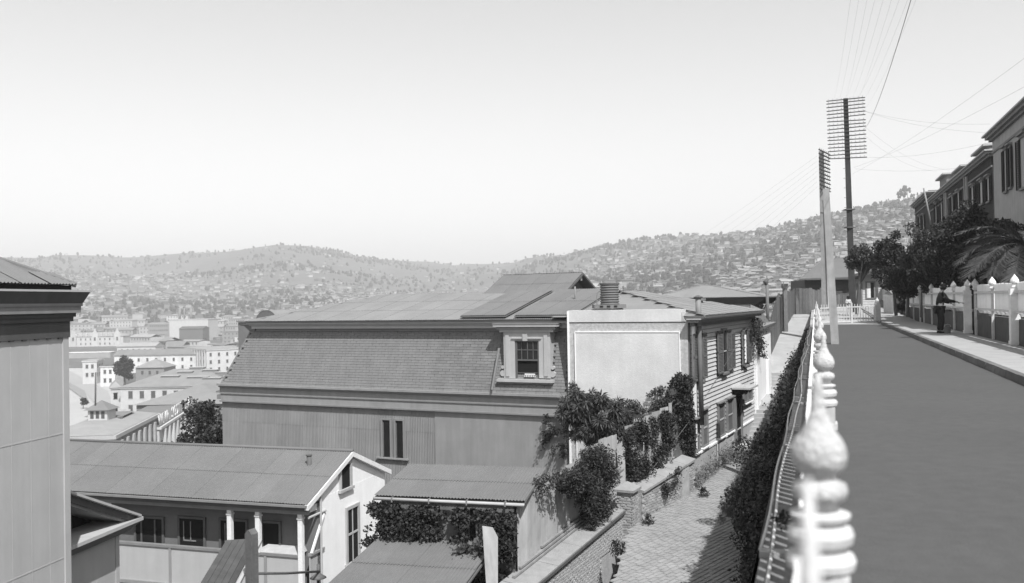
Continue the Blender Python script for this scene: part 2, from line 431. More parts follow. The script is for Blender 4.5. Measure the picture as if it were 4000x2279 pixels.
for t in posts:
    # t is measured as camera depth; along-street distance is a touch longer
    v = t / .947
    o = place('post', pm, FN, ST.w(-.002 if t < 3 else .04, v, 0 if t < 3 else -.045), rzS @ Matrix.Rotation(R(rnd.uniform(-.5, .5)), 4, 'Y'))
    fo = bpy.data.objects.new('finial', fm_); COL.objects.link(fo); fo.parent = o; ORG[fo.name] = ORG[o.name]
tend = posts[-1] / .947
q = MB(ST); q.tube([(-.012, 1.06, -.1), (-.012, 1.06, 1.1), (-.012, 1.06, 1.2), (-.012, 1.06, 1.295)], [.022, .017, .012, .004], 10); q.build('spike', M['whiteold'], FN, smooth=True)
pk = MB(); pk.hexa([(-.011, -.05, -.12), (.011, -.05, -.12), (.011, .05, -.12), (-.011, .05, -.12)], [(-.011, -.05, .80), (.011, -.05, .80), (.011, .05, .80), (-.011, .05, .80)])
pk.hexa([(-.011, -.05, .80), (.011, -.05, .80), (.011, .05, .80), (-.011, .05, .80)], [(-.011, -.012, .845), (.011, -.012, .845), (.011, .012, .845), (-.011, .012, .845)])
pkm = pk.mesh('picket', M['white'])
v = .75
cnt = 0
while v < tend:
    if all(abs(v - t / .947) > .13 for t in posts):
        place('picket', pkm, FN, ST.w(-.052, v, rnd.uniform(-.008, .008)), rzS @ Matrix.Rotation(R(rnd.uniform(-1.2, 1.2)), 4, 'X')); cnt += 1
    v += .178
for a, b in zip(posts, posts[1:]):
    for z0 in (.12, .66):
        m = MB(ST); m.box(-.038, a / .947 + .09, z0, .03, b / .947 - .09, z0 + .09); m.build('rail', M['whiteold'], FN)
m = MB(ST)
for k in range(28): m.box(-.30, -1 + k * 2, -.32, .098, 1 + k * 2, -.125 if True else 0)
# ledge left of the fence with low stone steps
LG = thing('concrete_ledge', ST.w(-.2, 0, -.2), 'dark cement ledge striped by picket shadows along the left foot of the fence', 'ledge')
m = MB(ST)
v = -3.0; k = 0
while v < 53:
    w0 = .36 + .02 * math.sin(v * 1.3); w1 = .36 + .02 * math.sin((v + 2) * 1.3)
    m.hexa([(-w0, v, -.5), (.1, v, -.5), (.1, v + 2, -.5), (-w1, v + 2, -.5)], [(-w0, v, -.15), (.1, v, -.135), (.1, v + 2, -.135), (-w1, v + 2, -.15)]); v += 2
m.build('ledge_slab', M['strip'], LG)
for vv in (5.9, 10.2, 14.4, 18.6, 22.8, 27, 31.5):
    m = MB(ST); m.box(-.37, vv, -.16, -.075, vv + .10, -.115); m.build('curb_block', M['sidewalk'], LG)
def thin(name, pts, r, m_, label, cat, F=None, n=6, group=None):
    b = MB(F); b.tube(pts, r, n); return props(b.build(name, m_, smooth=True), label, cat, group)
rnd = random.Random(5)
P = []
v = 3.0
while v < 46:
    P.append((-.29 + .03 * math.sin(v * .45 + 1) + .01 * math.sin(v * 1.3), v, -.11 + .015 * math.sin(v * .8))); v += .35
thin('water_pipe', P, .011, M['palepipe'], 'thin pale wavy pipe lying along the ledge beside the picket fence', 'pipe', ST)
P = [(-.37 + .012 * math.sin(k * .8), 6 + k * .5, -.13) for k in range(80)]
thin('edge_cable', P, .010, M['palepipe'], 'thin cable running along the outer lip of the dark cement ledge', 'cable', ST)

# ================================================================== telegraph poles and gate
def stpx(px, d):  # street (u, v) for a pixel column and camera depth
    x = (px - 2000) / FPX * d; return Vector((x, d))
def pole(name, base, top, hw, m_, label, arms, arm_dir, arm_len, narm_ins, group=None, hw2=None):
    t = thing(name, base, label, 'telegraph pole', group)
    b = MB(); base = Vector(base); top = Vector(top); hw2 = hw2 or hw
    f = Fr(0, 0, -18.7)
    def sq(c, h): return [(c.x + f.A.x * i * h + f.B.x * j * h, c.y + f.A.y * i * h + f.B.y * j * h, c.z) for i, j in ((-1, -1), (1, -1), (1, 1), (-1, 1))]
    b.hexa(sq(base, hw), sq(top, hw2)); b.build('shaft', m_, t)
    ad = Vector(arm_dir).normalized()
    for (c, tilt) in arms:
        c = Vector(c); a = ad + Vector((0, 0, tilt)); p0 = c - a * arm_len / 2; p1 = c + a * arm_len / 2
        off = Vector((-ad.y, ad.x, 0)) * (hw2 + .03)
        if off.y > 0: off = -off
        q = MB(); q.tube([p0 + off, p1 + off], .042, 4); ar = q.build('crossarm', M['wooddark'], t)
        q = MB()
        for k in range(narm_ins):
            s_ = (k + .5) / narm_ins
            if abs(s_ - .5) < .06: continue
            q.lathe(tuple(p0 + (p1 - p0) * s_ + off + Vector((0, 0, .03))), [(.008, 0), (.008, .05), (.02, .055), (.02, .08), (.01, .09)], 4)
        props(q.build('insulators', M['iron'], ar), kind='stuff')
    return t
base = pt(3331, 1226, 62); top = pt(3303, 386, 62)
ys = [391, 402, 416, 430, 444, 458, 475, 489, 503, 518, 534, 548, 562, 577, 590, 605, 620]
arms = []
for i, y in enumerate(ys):
    c = base.lerp(top, (1226 - y) / (1226 - 386)); arms.append((c, rnd.uniform(-.03, .025)))
TP = pole('telegraph_pole', base, top, .22, M['wooddark'], 'tall dark telegraph pole with seventeen crossarms behind the white gate', arms, (2.35, -1.0, 0), 2.5, 9, hw2=.15)
for y in (820, 890):
    c = base.lerp(top, (1226 - y) / 840); q = MB(); q.box(c.x - .3, c.y - .3, c.z - .04, c.x + .3, c.y + .3, c.z + .04); q.build('iron_band', M['iron'], TP)
for k in range(11):
    c = base.lerp(top, (1226 - (660 + 38 * k)) / 840); q = MB(); q.tube([c - Vector((.19, .1, 0)), c - Vector((.36, .1, 0))], .018, 4); q.build('climbing_peg', M['iron'], TP)
arms = []
b2 = pt(3226, 1215, 52); t2 = pt(3208, 592, 52)
for i, y in enumerate([596, 611, 626, 640, 655, 670, 685, 700, 715, 731, 745]):
    c = b2.lerp(t2, (1215 - y) / (1215 - 592)); arms.append((c, -.03 + rnd.uniform(-.03, .02)))
P2 = pole('telegraph_pole', b2, t2, .22, M['woodpale'], 'pale timber pole with eleven crowded crossarms standing just behind the leaning pole', arms, (.95, 1.2, 0), 1.75, 6, hw2=.14)
c = pt(3232, 1000, 51.8); q = MB(); q.tube([pt(3236, 1205, 51.7), pt(3222, 770, 51.7)], .035, 6); q.build('conduit', M['palepipe'], P2)
q = MB(); q.tube([pt(3205, 832, 51.6), pt(3226, 834, 51.4)], .05, 4); q.build('iron_bracket', M['iron'], P2)
b3 = pt(3262, 1343, 28); b3.z = -.02
pole('leaning_pole', b3, pt(3226, 738, 28.6), .118, M['woodpale'], 'squared pale timber pole leaning left at the edge of the street before the gate', [], (1, 0, 0), 1, 1, hw2=.10)
bpy.data.objects['leaning_pole']['category'] = 'pole'

# gate across the street at t about 50
GT = thing('street_gate', ST.w(.2, 50.2, 0), 'low white iron gate with thin bars closing the end of the street', 'gate')
g0 = pt(3203, 1268, 47.6); g1 = pt(3424, 1257, 48.6); g0.z = .08; g1.z = .05
def gl(s, z): q = g0.lerp(g1, s); return Vector((q.x, q.y, z))
for z in (.12, .86):
    q = MB(); q.tube([gl(0, z), gl(1, z + (.06 if z > .5 else 0))], .045 if z > .5 else .035, 4); q.build('gate_rail', M['whiteold'], GT)
for k in range(20):
    s = (k + .6) / 20.5
    if abs(s - .27) < .02: continue
    q = MB(); q.tube([gl(s, .1), gl(s, 1.05)], .019, 5); q.build('gate_bar', M['whiteold'], GT)
q = MB(); q.tube([gl(.555, .0), gl(.555, 1.12)], .07, 6); q.build('middle_post', M['whiteold'], GT)
p = pt(3428, 1262, 48.6); q = MB()
q.box(p.x - .13, p.y - .13, 0, p.x + .13, p.y + .13, 1.05); q.box(p.x - .1, p.y - .1, 1.05, p.x + .1, p.y + .1, 1.12); q.lathe((p.x, p.y, 1.12), [(.05, 0), (.1, .05), (.09, .13), (.03, .22), (.01, .27)], 10)
props(q.build('gate_post', M['whiteold']), 'thick flaking white post at the right end of the low gate', 'post')
q = MB(); q.tube([gl(.02, .6), gl(.3, .02) + Vector((0, .2, 0))], .02, 4)

# ================================================================== right side fence on its wall
WA = thing('garden_wall', ST.w(5.1, 30, .12), 'long dark stained cement wall under the white board fence', 'wall')
segs = [(10, 31.8), (33.6, 45.5), (46.4, 54.6), (54.7, 62)]   # t ranges of wall
def stt(px, u):  # t where pixel column crosses u
    r = (px - 2000) / FPX; d = u / (.947 * r - .3206); return (u * -.3206 + d) / .947 if False else d / .947 + u * .3206 / .947
PX = [3974, 3885, 3817, 3787, 3732, 3688, 3644, 3612, 3598, 3572, 3551]
T = [stt(p_, 5.1) for p_ in PX]
T = [T[0] - 6.4, T[0] - 3.2] + T
gaps = [(T[4], T[5]), (T[9], T[10])]
def wseg(a, b, top=.80):
    m = MB(ST); n = max(1, int((b - a) / .8)); 
    for k in range(n):
        x0 = a + (b - a) * k / n; x1 = a + (b - a) * (k + 1) / n; j0 = .02 * noise.noise(Vector((x0, 0, 0))); j1 = .02 * noise.noise(Vector((x1, 0, 0)))
        m.hexa([(5.08 + j0, x0, .0), (5.32, x0, .0), (5.32, x1, .0), (5.08 + j1, x1, .0)], [(5.10 + j0, x0, top + j0), (5.32, x0, top), (5.32, x1, top), (5.10 + j1, x1, top + j1)])
    m.build('wall_section', M['darkplaster'], WA)
wseg(T[0], T[4] - .1); wseg(T[5] + .1, T[9] - .1); wseg(T[10] + .1, T[12]); wseg(T[12] + .1, T[12] + 10, .72)
WF_ = thing('board_fence', ST.w(5.1, 30, .8), 'white board fence with pointed finials on top of the dark wall', 'fence')
def fin2():
    a = MB(); a.box(-.06, -.06, 1.50, .06, .06, 1.63); a.box(-.085, -.085, 1.535, .085, .085, 1.56)
    a.lathe((0, 0, 0), [(.06, 1.63), (.10, 1.65), (.112, 1.69), (.10, 1.74), (.07, 1.79), (.03, 1.84), (.008, 1.88)], 12); return a.mesh('finial', M['white'])
f2 = fin2()
thin_p = MB(); thin_p.box(-.035, -.035, .0, .035, .035, 1.5); tpm = thin_p.mesh('post', M['railwood'])
thick_p = MB(); thick_p.box(-.13, -.14, .06, .10, .14, 1.50); thick_p.box(-.15, -.16, 1.32, .12, .16, 1.36); thick_p.box(-.15, -.16, .0, .12, .16, .10); tkp = thick_p.mesh('post', M['white'])
for i, t in enumerate(T):
    big = i in (2, 5, 9, 12)
    o = place('post', tkp if i in (2, 5, 12) else tpm, WF_, ST.w(5.04, t, .12), rzS)
    fo = bpy.data.objects.new('finial', f2); COL.objects.link(fo); fo.parent = o; ORG[fo.name] = ORG[o.name]
rnd = random.Random(11)
bays = [(a, b) for a, b in zip(T, T[1:]) if (a, b) not in gaps]
blk = MB(); blk.hexa([(-.05, -.08, 0), (.09, -.08, 0), (.09, .08, 0), (-.05, .08, 0)], [(-.09, -.12, .09), (.09, -.12, .09), (.09, .12, .09), (-.09, .12, .09)]); blkm = blk.mesh('bracket_block', M['white'])
for a, b in bays:
    w = abs(b - a); lo, hi = min(a, b) + .05, max(a, b) - .05
    for z0, z1, uu in ((.97, 1.03, 4.99), (1.50, 1.57, 4.99)):
        m = MB(ST); m.box(uu, lo, z0, uu + .09, hi, z1); m.build('rail', M['railwood'], WF_)
    m = MB(ST); t = lo; 
    while t < hi - .03:
        h = 1.775 + rnd.uniform(-.012, .012) + .012 * math.sin(t * 2); m.box(5.085, t, .985, 5.105, t + .056, h); t += .066
    props(m.build('pickets', M['panelwhite'], WF_), kind='stuff')
    n = max(2, int(w / .62))
    for k in range(n): place('bracket_block', blkm, WF_, ST.w(5.16, lo + (hi - lo) * (k + .5) / n, .865), rzS)
# lone leaning white fence panel beyond
LP = thing('white_panel_gate', ST.w(5.1, 57, .2), 'tall worn white board panel standing beyond the hedge near the end gate', 'gate')
a0 = pt(3452, 1228, 58); a1 = pt(3490, 1228, 55)
nb = 6
for k in range(nb):
    p0 = a0.lerp(a1, k / nb); p1 = a0.lerp(a1, (k + .92) / nb); q = MB(); h0 = E - .1 - .06 * k / nb; z0 = .22
    q.slab([(p0.x, p0.y, z0), (p1.x, p1.y, z0), (p1.x, p1.y, h0 + .12), (p0.x, p0.y, h0 + .12)], (.03, .05, 0)); q.build('board', M['whiteold'], LP)
# ================================================================== alley, lower paving, bank
rnd = random.Random(21)
FH = Fr(6.34, 31.5, -26.2)            # house frame: u = 0 is the clapboard wall, v = 0 the street front of the big house
def leftof(px, d): return ((px - 2000) / FPX * d, d)
def urt(u, d): return ((u + .3206 * d) / .947, d)
STN = [(leftof(2899, 38.9), urt(-1.45, 38.9), -5.05), (leftof(2946, 41.5), urt(-1.2, 41.5), -3.47), (leftof(2969, 44.5), urt(-1.05, 44.5), -3.1),
       (leftof(2985, 45.7), urt(-.95, 45.7), -2.35), (leftof(3011, 47.5), urt(-.85, 47.5), -1.6), (leftof(3039, 53), urt(-.7, 53), -1.0),
       (leftof(3075, 60), urt(-.5, 60), -.37), (leftof(3100, 66), urt(-.42, 66), .2)]
m = MB()
def quadstrip(i, j):
    (l0, r0_, z0), (l1, r1_, z1) = STN[i], STN[j]
    m.hexa([(l0[0] - .3, l0[1], z0 - .6), (r0_[0] + .2, r0_[1], z0 - .6), (r1_[0] + .2, r1_[1], z1 - .6), (l1[0] - .3, l1[1], z1 - .6)],
           [(l0[0] - .3, l0[1], z0), (r0_[0] + .2, r0_[1], z0), (r1_[0] + .2, r1_[1], z1), (l1[0] - .3, l1[1], z1)])
for i in (1, 3, 4, 5, 6): quadstrip(i, i + 1)
props(m.build('alley_path', M['path']), kind='structure')
AS = thing('alley_steps', Vector((11, 40, -5)), 'flight of broad pale stone steps climbing the alley beside the clapboard house', 'steps')
def flight(i, j, n):
    (l0, r0_, z0), (l1, r1_, z1) = STN[i], STN[j]
    for k in range(n):
        a, b = k / n, (k + 1.15) / n
        L0 = Vector(l0).lerp(Vector(l1), a); L1 = Vector(l0).lerp(Vector(l1), b); R0 = Vector(r0_).lerp(Vector(r1_), a); R1 = Vector(r0_).lerp(Vector(r1_), b)
        z = z0 + (z1 - z0) * (k + 1) / n - .001 * k
        q = MB(); q.hexa([(L0.x, L0.y, z - .4), (R0.x, R0.y, z - .4), (R1.x, R1.y, z - .4), (L1.x, L1.y, z - .4)], [(L0.x, L0.y, z), (R0.x, R0.y, z), (R1.x, R1.y, z), (L1.x, L1.y, z)])
        q.build('step', M['path'], AS)
flight(0, 1, 10); flight(2, 3, 5)
def zp(x, y): return -5.1 + .035 * (y - 28)
POLY = [(1.3, 16.5), (2.48, 22.3), (3.04, 25), (3.35, 26.2), (3.9, 27.2), (6.1, 30.6), (9.9, 38.8), (11.62, 38.9), (4.1, 17), (3.9, 16.5)]
m = MB(); n0 = [m.p((x, y, zp(x, y) - .02)) for x, y in POLY]; n1 = [m.p((x, y, zp(x, y) - 2.8)) for x, y in POLY]
m.face(n0[::-1])
for k in range(len(POLY)): m.face([n0[k], n0[(k + 1) % len(POLY)], n1[(k + 1) % len(POLY)], n1[k]])
PV = props(m.build('cobbled_ramp', M['joint']), kind='structure')
sm_ = [stonemesh('paving_stone', l, w, .035, M['sett'], .006) for l, w in ((.33, .128), (.325, .125), (.33, .13), (.32, .126), (.33, .127))]
dirr = R(49); A_ = Vector((math.cos(dirr), math.sin(dirr))); B_ = Vector((-A_.y, A_.x))
pl = []
for i in range(-60, 430):
    off = rnd.uniform(0, .3)
    for j in range(0, 150):
        q = A_ * (j * .335 + off) + B_ * ((i - 110) * .146)
        if pip(q.x, q.y, POLY) and pip(q.x + .12, q.y, POLY):
            M_ = Matrix.Translation((q.x, q.y, zp(q.x, q.y) - .03 + rnd.uniform(-.004, .005))) @ Matrix.Rotation(dirr + rnd.uniform(-.035, .035), 4, 'Z') @ Matrix.Rotation(rnd.uniform(-.02, .02), 4, 'X')
            pl.append((M_, q.length if (2380 < 2000 + FPX * q.x / q.y < 2800 and q.y > 19.5) else 99))
pieces(PV, sm_, pl, 'paving_stone', 'paving_stones', M['sett'])
# floor of the gap left of the ramp and the low ground round the houses
m = MB(); m.poly([(-14, 12, -9.2), (6, 12, -7.6), (4.5, 27.5, -7.4), (6, 32, -7.0), (-10, 34, -9.2)]); props(m.build('yard_ground', M['earth']), kind='structure')

# ---- retaining wall with coping below the corrugated fence
WF = Fr(.943, 22, 63.6)
def zc(u): return -5.0 + .0627 * u
RW = thing('retaining_wall', WF.w(0, .2, -8), 'long rough brick retaining wall with dark edged cement coping left of the cobbled ramp', 'wall')
m = MB(WF); m.hexa([(-6, .02, -9), (6.2, .02, -9), (6.2, .7, -9), (-6, .7, -9)], [(-6, .02, zc(-6) - .07), (6.2, .02, zc(6.2) - .07), (6.2, .7, zc(6.2) + .0), (-6, .7, zc(-6) + .0)]); m.build('wall_core', M['mortar'], RW)
for k in range(8):
    u0, u1 = -6 + k * 1.52, -6 + (k + .985) * 1.52; e = rnd.uniform(-.01, .01)
    m = MB(WF); m.hexa([(u0, -.05, zc(u0) - .085 + e), (u1, -.05, zc(u1) - .085 + e), (u1, .72, zc(u1) + .02), (u0, .72, zc(u0) + .02)], [(u0, -.05, zc(u0) + e), (u1, -.05, zc(u1) + e), (u1, .72, zc(u1) + .07), (u0, .72, zc(u0) + .07)])
    m.build('coping_slab', M['coping'], RW)
m = MB(WF); m.hexa([(-6, -.075, zc(-6) - .10), (6.1, -.075, zc(6.1) - .10), (6.1, -.05, zc(6.1) - .10), (-6, -.05, zc(-6) - .10)], [(-6, -.075, zc(-6) - .03), (6.1, -.075, zc(6.1) - .03), (6.1, -.05, zc(6.1) - .03), (-6, -.05, zc(-6) - .03)]); m.build('coping_edge', M['trimdark'], RW)
def brickplaces(F, u0, u1, zlo, zhi, v=0.0, face='B', camera=True):
    """brick positions on the plane v of frame F facing -B; zlo, zhi functions of u"""
    out = []; k = 0; z = -9.0
    while z < 2:
        u = u0 + (.12 if k % 2 else 0) - .02
        while u < u1 - .1:
            if z > zlo(u) and z + .07 < zhi(u):
                Mx = Matrix.Translation(F.w(u + .11, v + rnd.uniform(-.006, .004), z)) @ Matrix.Rotation(F.a, 4, 'Z') @ Matrix.Rotation(R(90), 4, 'X')
                p = Mx.to_translation(); out.append((Mx, p.length))
            u += .235
        z += .078; k += 1
    return out
bm_ = [stonemesh('brick', l, .066, .02, M['brick'], .005) for l in (.225, .22, .21, .15)]
# stonemesh is centred on x and y; after the X rotation y stands up
pieces(RW, bm_, brickplaces(WF, -5, 6, lambda u: -7.4 if u < 3 else -5.6, lambda u: zc(u) - .09, .018), 'brick', 'bricks', M['brick'])
# boards at the foot of the corrugated fence
for k, (a, b, z) in enumerate(((-1.2, 4.4, .12), (-.8, 4.3, .2), (.5, 4.0, .28), (4.6, 6.2, .14))):
    m = MB(WF); m.hexa([(a, .50 + .03 * k, zc(a) + z - .05), (b, .50 + .03 * k, zc(b) + z - .05), (b, .58 + .03 * k, zc(b) + z - .05), (a, .58 + .03 * k, zc(a) + z - .05)],
                       [(a, .50 + .03 * k, zc(a) + z), (b, .50 + .03 * k, zc(b) + z), (b, .58 + .03 * k, zc(b) + z), (a, .58 + .03 * k, zc(a) + z)])
    props(m.build('footing_board', M['woodpale']), ['lowest long grey board along the foot of the corrugated fence', 'middle long grey board along the foot of the corrugated fence', 'topmost long grey board along the foot of the corrugated fence', 'short grey board at the fence foot beside the brick pillar'][k], 'board')
# pillar
PF = Fr(3.42, 26.35, 63.6)
PL = thing('brick_pillar', PF.w(.3, .25, -5.2), 'square brick pillar with a pyramid cement cap between two brick walls', 'pillar')
m = MB(PF); m.box(.02, .02, -5.6, .58, .48, -4.17); m.build('pillar_core', M['mortar'], PL)
pb = brickplaces(PF, 0, .6, lambda u: -5.45, lambda u: -4.18, .018)
PF2 = Fr(*PF.w(0, .5, 0)[:2], 63.6 - 90)
pb += brickplaces(PF2, 0, .5, lambda u: -5.45, lambda u: -4.18, .018)
pieces(PL, bm_, pb, 'brick', 'bricks', M['brick'])
m = MB(PF); z = -4.17; m.box(-.07, -.07, z, .67, .57, z + .07); m.build('cap_course', M['brick'], PL)
m = MB(PF); b_ = [(-.06, -.06, z + .07), (.66, -.06, z + .07), (.66, .56, z + .07), (-.06, .56, z + .07)]; ap = (.3, .25, z + .27)
for k in range(4): m.poly([b_[k], b_[(k + 1) % 4], ap])
m.poly(b_[::-1]); m.build('pyramid_cap', M['coping'], PL)
# second wall, pillar to house
W2 = Fr(3.85, 27.2, 54.5)
def zc2(u): return -4.3 + .105 * u
RW2 = thing('garden_brick_wall', W2.w(2, .2, -5.5), 'low brick wall with thick cement coping rising from the pillar to the clapboard house', 'wall')
m = MB(W2); m.hexa([(0, .02, -6), (3.75, .02, -6), (3.75, .36, -6), (0, .36, -6)], [(0, .02, zc2(0) - .06), (3.75, .02, zc2(3.75) - .06), (3.75, .36, zc2(3.75) - .06), (0, .36, zc2(0) - .06)]); m.build('wall_core', M['mortar'], RW2)
for k in range(5):
    u0, u1 = k * .76, (k + .98) * .76
    m = MB(W2); m.hexa([(u0, -.06, zc2(u0) - .07), (u1, -.06, zc2(u1) - .07), (u1, .44, zc2(u1) - .02), (u0, .44, zc2(u0) - .02)], [(u0, -.06, zc2(u0)), (u1, -.06, zc2(u1)), (u1, .44, zc2(u1) + .1), (u0, .44, zc2(u0) + .1)]); m.build('coping_slab', M['coping'], RW2)
m = MB(W2); m.box(2.75, -.03, -5.6, 3.3, .02, zc2(3) - .08); m.build('pier', M['mortar'], RW2)
pieces(RW2, bm_, brickplaces(W2, 0, 3.75, lambda u: -5.3, lambda u: zc2(u) - .08, .018), 'brick', 'bricks', M['brick'])
m = MB(WL); q = pt(2692, 1915, 31.0); m.box(q.x - .16, q.y - .1, -6, q.x + .12, q.y + .2, -4.55); props(m.build('white_corner_pier', M['whitewall']), 'short white plastered pier between brick wall and clapboard house', 'pier')

# ---- corrugated fence, sheet by sheet
CF = thing('corrugated_fence', WF.w(2, .6, -5), 'weathered corrugated iron fence standing behind the brick retaining wall', 'fence')
tops = sorted((WF.hit(x, y, .62) for x, y in ((2018, 1958), (2062, 1948), (2099, 1893), (2140, 1878), (2250, 1800), (2335, 1722), (2396, 1698), (2440, 1672))))
def sheetrow(F, v, u0, u1, topt, zbot, w=.62):
    u = u0
    while u < u1 - .05:
        e = min(w, u1 - u); zt = lerp(topt, u + e / 2); zb_ = zbot(u + e / 2) - .05
        q = MB(); A3 = Vector((F.A.x, F.A.y, 0)); corr(q, F.w(u, v + rnd.uniform(-.015, .02), zb_), A3 * e, Vector((0, 0, zt - zb_ + rnd.uniform(-.04, .04))), .076, .011)
        q.build('sheet', M['zincfence'], CF); u += w * .985
sheetrow(WF, .62, -.86, 6.3, tops, lambda u: zc(u) + .08)
tops2 = sorted(W2.hit(x, y, .62) for x, y in ((2440, 1672), (2514, 1628), (2580, 1600), (2631, 1568), (2660, 1560)))
sheetrow(W2, .62, .1, 3.4, tops2, lambda u: zc2(u) + .1)

# ================================================================== vegetation helpers
def leafmass(name, m_, parent, n, sampler, size, asp=.5, seed=1, org=None, kind=None, droop=False):
    rr = random.Random(seed); b = MB()
    for _ in range(n):
        q, s_ = sampler(rr)
        dv = None
        if droop: dv = Vector((rr.gauss(0, .7), rr.gauss(0, .7), -abs(rr.gauss(.4, .5))))
        b.leaf(q, size * s_, rr, asp, dv)
    o = b.build(name, m_, parent, org=org)
    if kind: props(o, kind=kind)
    return o
def blobs(rr0, c, rad, n, spread=(1, 1, 1)):
    """clumps of a crown: list of (centre, radius)"""
    out = []
    for _ in range(n):
        while True:
            q = Vector((rr0.uniform(-1, 1), rr0.uniform(-1, 1), rr0.uniform(-1, 1)))
            if .25 < q.length < 1: break
        out.append((Vector(c) + Vector((q.x * rad[0], q.y * rad[1], q.z * rad[2])), rr0.uniform(.25, .45) * min(rad)))
    return out
def blobsamp(bl, shell=.75):
    def f(rr):
        c, r_ = rr.choice(bl); d = Vector((rr.gauss(0, 1), rr.gauss(0, 1), rr.gauss(0, 1))).normalized()
        return c + d * r_ * (rr.uniform(shell, 1.05) if rr.random() < .8 else rr.uniform(.2, 1)), rr.uniform(.7, 1.2)
    return f
def shrub(name, label, cat, base, c, rad, nb, nl, size, m_='leaf', group=None, seed=1, asp=.5, trunk=.05, core=True, stemm='stem'):
    rr = random.Random(seed); t = thing(name, base, label, cat, group)
    bl = blobs(rr, c, rad, nb)
    leafmass('crown', M[m_], t, nl, blobsamp(bl), size, asp, seed)
    b = MB(); base = Vector(base); c = Vector(c)
    b.tube([base, base.lerp(c, .5) + Vector((rr.uniform(-.1, .1), rr.uniform(-.1, .1), 0)), c], [trunk, trunk * .75, trunk * .35], 6)
    for q, r_ in bl[:8]: b.tube([base.lerp(c, .55), base.lerp(c, .7).lerp(q, .5), q], [trunk * .45, trunk * .3, trunk * .12], 4)
    b.build('trunk', M[stemm], t)
    return t
def wallleaves(F, v, ulo, uhi, inside, n, depth=.18):
    """leaves over a wall plane of frame F where inside(u, z) in [0..1] is the density"""
    def f(rr):
        while True:
            u = rr.uniform(ulo, uhi); z = rr.uniform(inside.z0, inside.z1)
            if rr.random() < inside(u, z): break
        return F.w(u, v - abs(rr.gauss(0, depth)), z), rr.uniform(.7, 1.25)
    return f
class Region:
    def __init__(s, F, v, pix, soft=.0, nz=0.0, sc=2.0, hitf=None):
        s.P = [(hitf or F.hit)(x, y, v) for x, y in pix]; s.z0 = min(p[1] for p in s.P); s.z1 = max(p[1] for p in s.P)
        s.u0 = min(p[0] for p in s.P); s.u1 = max(p[0] for p in s.P); s.nz = nz; s.sc = sc
    def __call__(s, u, z):
        if not pip(u, z, s.P): return 0
        if s.nz: return min(1, max(0, .5 + s.nz * noise.noise(Vector((u * s.sc, z * s.sc, 3.3))) * 2))
        return 1
# ---- bank below the ledge: earth wall, ivy and shrubs
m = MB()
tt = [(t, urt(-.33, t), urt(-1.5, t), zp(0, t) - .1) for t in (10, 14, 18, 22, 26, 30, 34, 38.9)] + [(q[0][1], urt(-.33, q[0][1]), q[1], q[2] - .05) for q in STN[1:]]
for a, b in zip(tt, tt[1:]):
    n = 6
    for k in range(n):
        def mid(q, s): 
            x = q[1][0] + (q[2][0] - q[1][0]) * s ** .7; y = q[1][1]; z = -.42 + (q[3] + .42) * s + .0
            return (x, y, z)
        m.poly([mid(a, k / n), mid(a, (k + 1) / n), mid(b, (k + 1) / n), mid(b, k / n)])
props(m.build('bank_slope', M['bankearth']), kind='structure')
def bankpt(rr, d0=15, d1=46, s0=0, s1=1):
    d = d0 + (d1 - d0) * rr.random(); ur, zf = (-1.5, zp(0, d)) if d < 38.9 else (lerp([(38.9, -1.45), (41.5, -1.2), (47.5, -.85), (60, -.5)], d), lerp([(38.9, -5.05), (41.5, -3.47), (44.5, -3.1), (47.5, -1.6), (53, -1), (60, -.4)], d))
    s = s0 + (s1 - s0) * rr.random(); u = -.36 + (ur + .36) * s ** .7; x, y = urt(u, d); return Vector((x, y, -.3 + (zf + .3) * s))
def ivy_samp(rr):
    q = bankpt(rr); return q + Vector((-abs(rr.gauss(0, .14 if q.y < 30 else .04)), rr.uniform(-.1, .1), abs(rr.gauss(0, .12)))), rr.uniform(.7, 1.3)
iv = leafmass('bank_ivy', M['leaf'], None, 42000, ivy_samp, .075, .6, 5)
props(iv, 'dark ivy covering the shaded bank between the ledge and the alley', 'ivy', kind='stuff')
spots = [(19.5, .55, 1.0, 'broad shrub at the bottom of the shaded bank nearest the camera'), (22, .75, 1.1, 'wide dark shrub spilling over the cobbled ramp in shade'),
         (24.5, .7, 1.15, 'pale tipped shrub reaching out over the cobbles'), (27, .65, .9, 'dark shrub above the top corner of the cobbled ramp'), (29.5, .6, .85, 'round dark shrub opposite the brick wall coping'),
         (32, .55, .75, 'shaggy dark shrub opposite the clapboard house corner'), (34.5, .5, .65, 'dark shrub opposite the first ground floor windows'), (37, .55, .65, 'dark shrub with a low branch poking across the alley steps'),
         (40.5, .7, .55, 'narrow shrub climbing beside the alley steps'), (43.5, .75, .35, 'small upright shrub near the top of the alley steps')]
for i, (d, s, r_, lab) in enumerate(spots):
    rr = random.Random(40 + i); b0 = bankpt(rr, d, d + .1, s, s + .02); c = b0 + (Vector((-.15, -.1, .4)) if d < 29 else Vector((0, -.1, .1)))
    shrub('bank_shrub', lab, 'shrub', b0, c, (r_ * (.7 if d < 29 else .4), r_ * 1.2, r_ * (.85 if d < 29 else .6)), 20, 5200, .08, 'leaf' if i % 3 else 'leaf2', 'shrubs on the shaded bank', 50 + i)
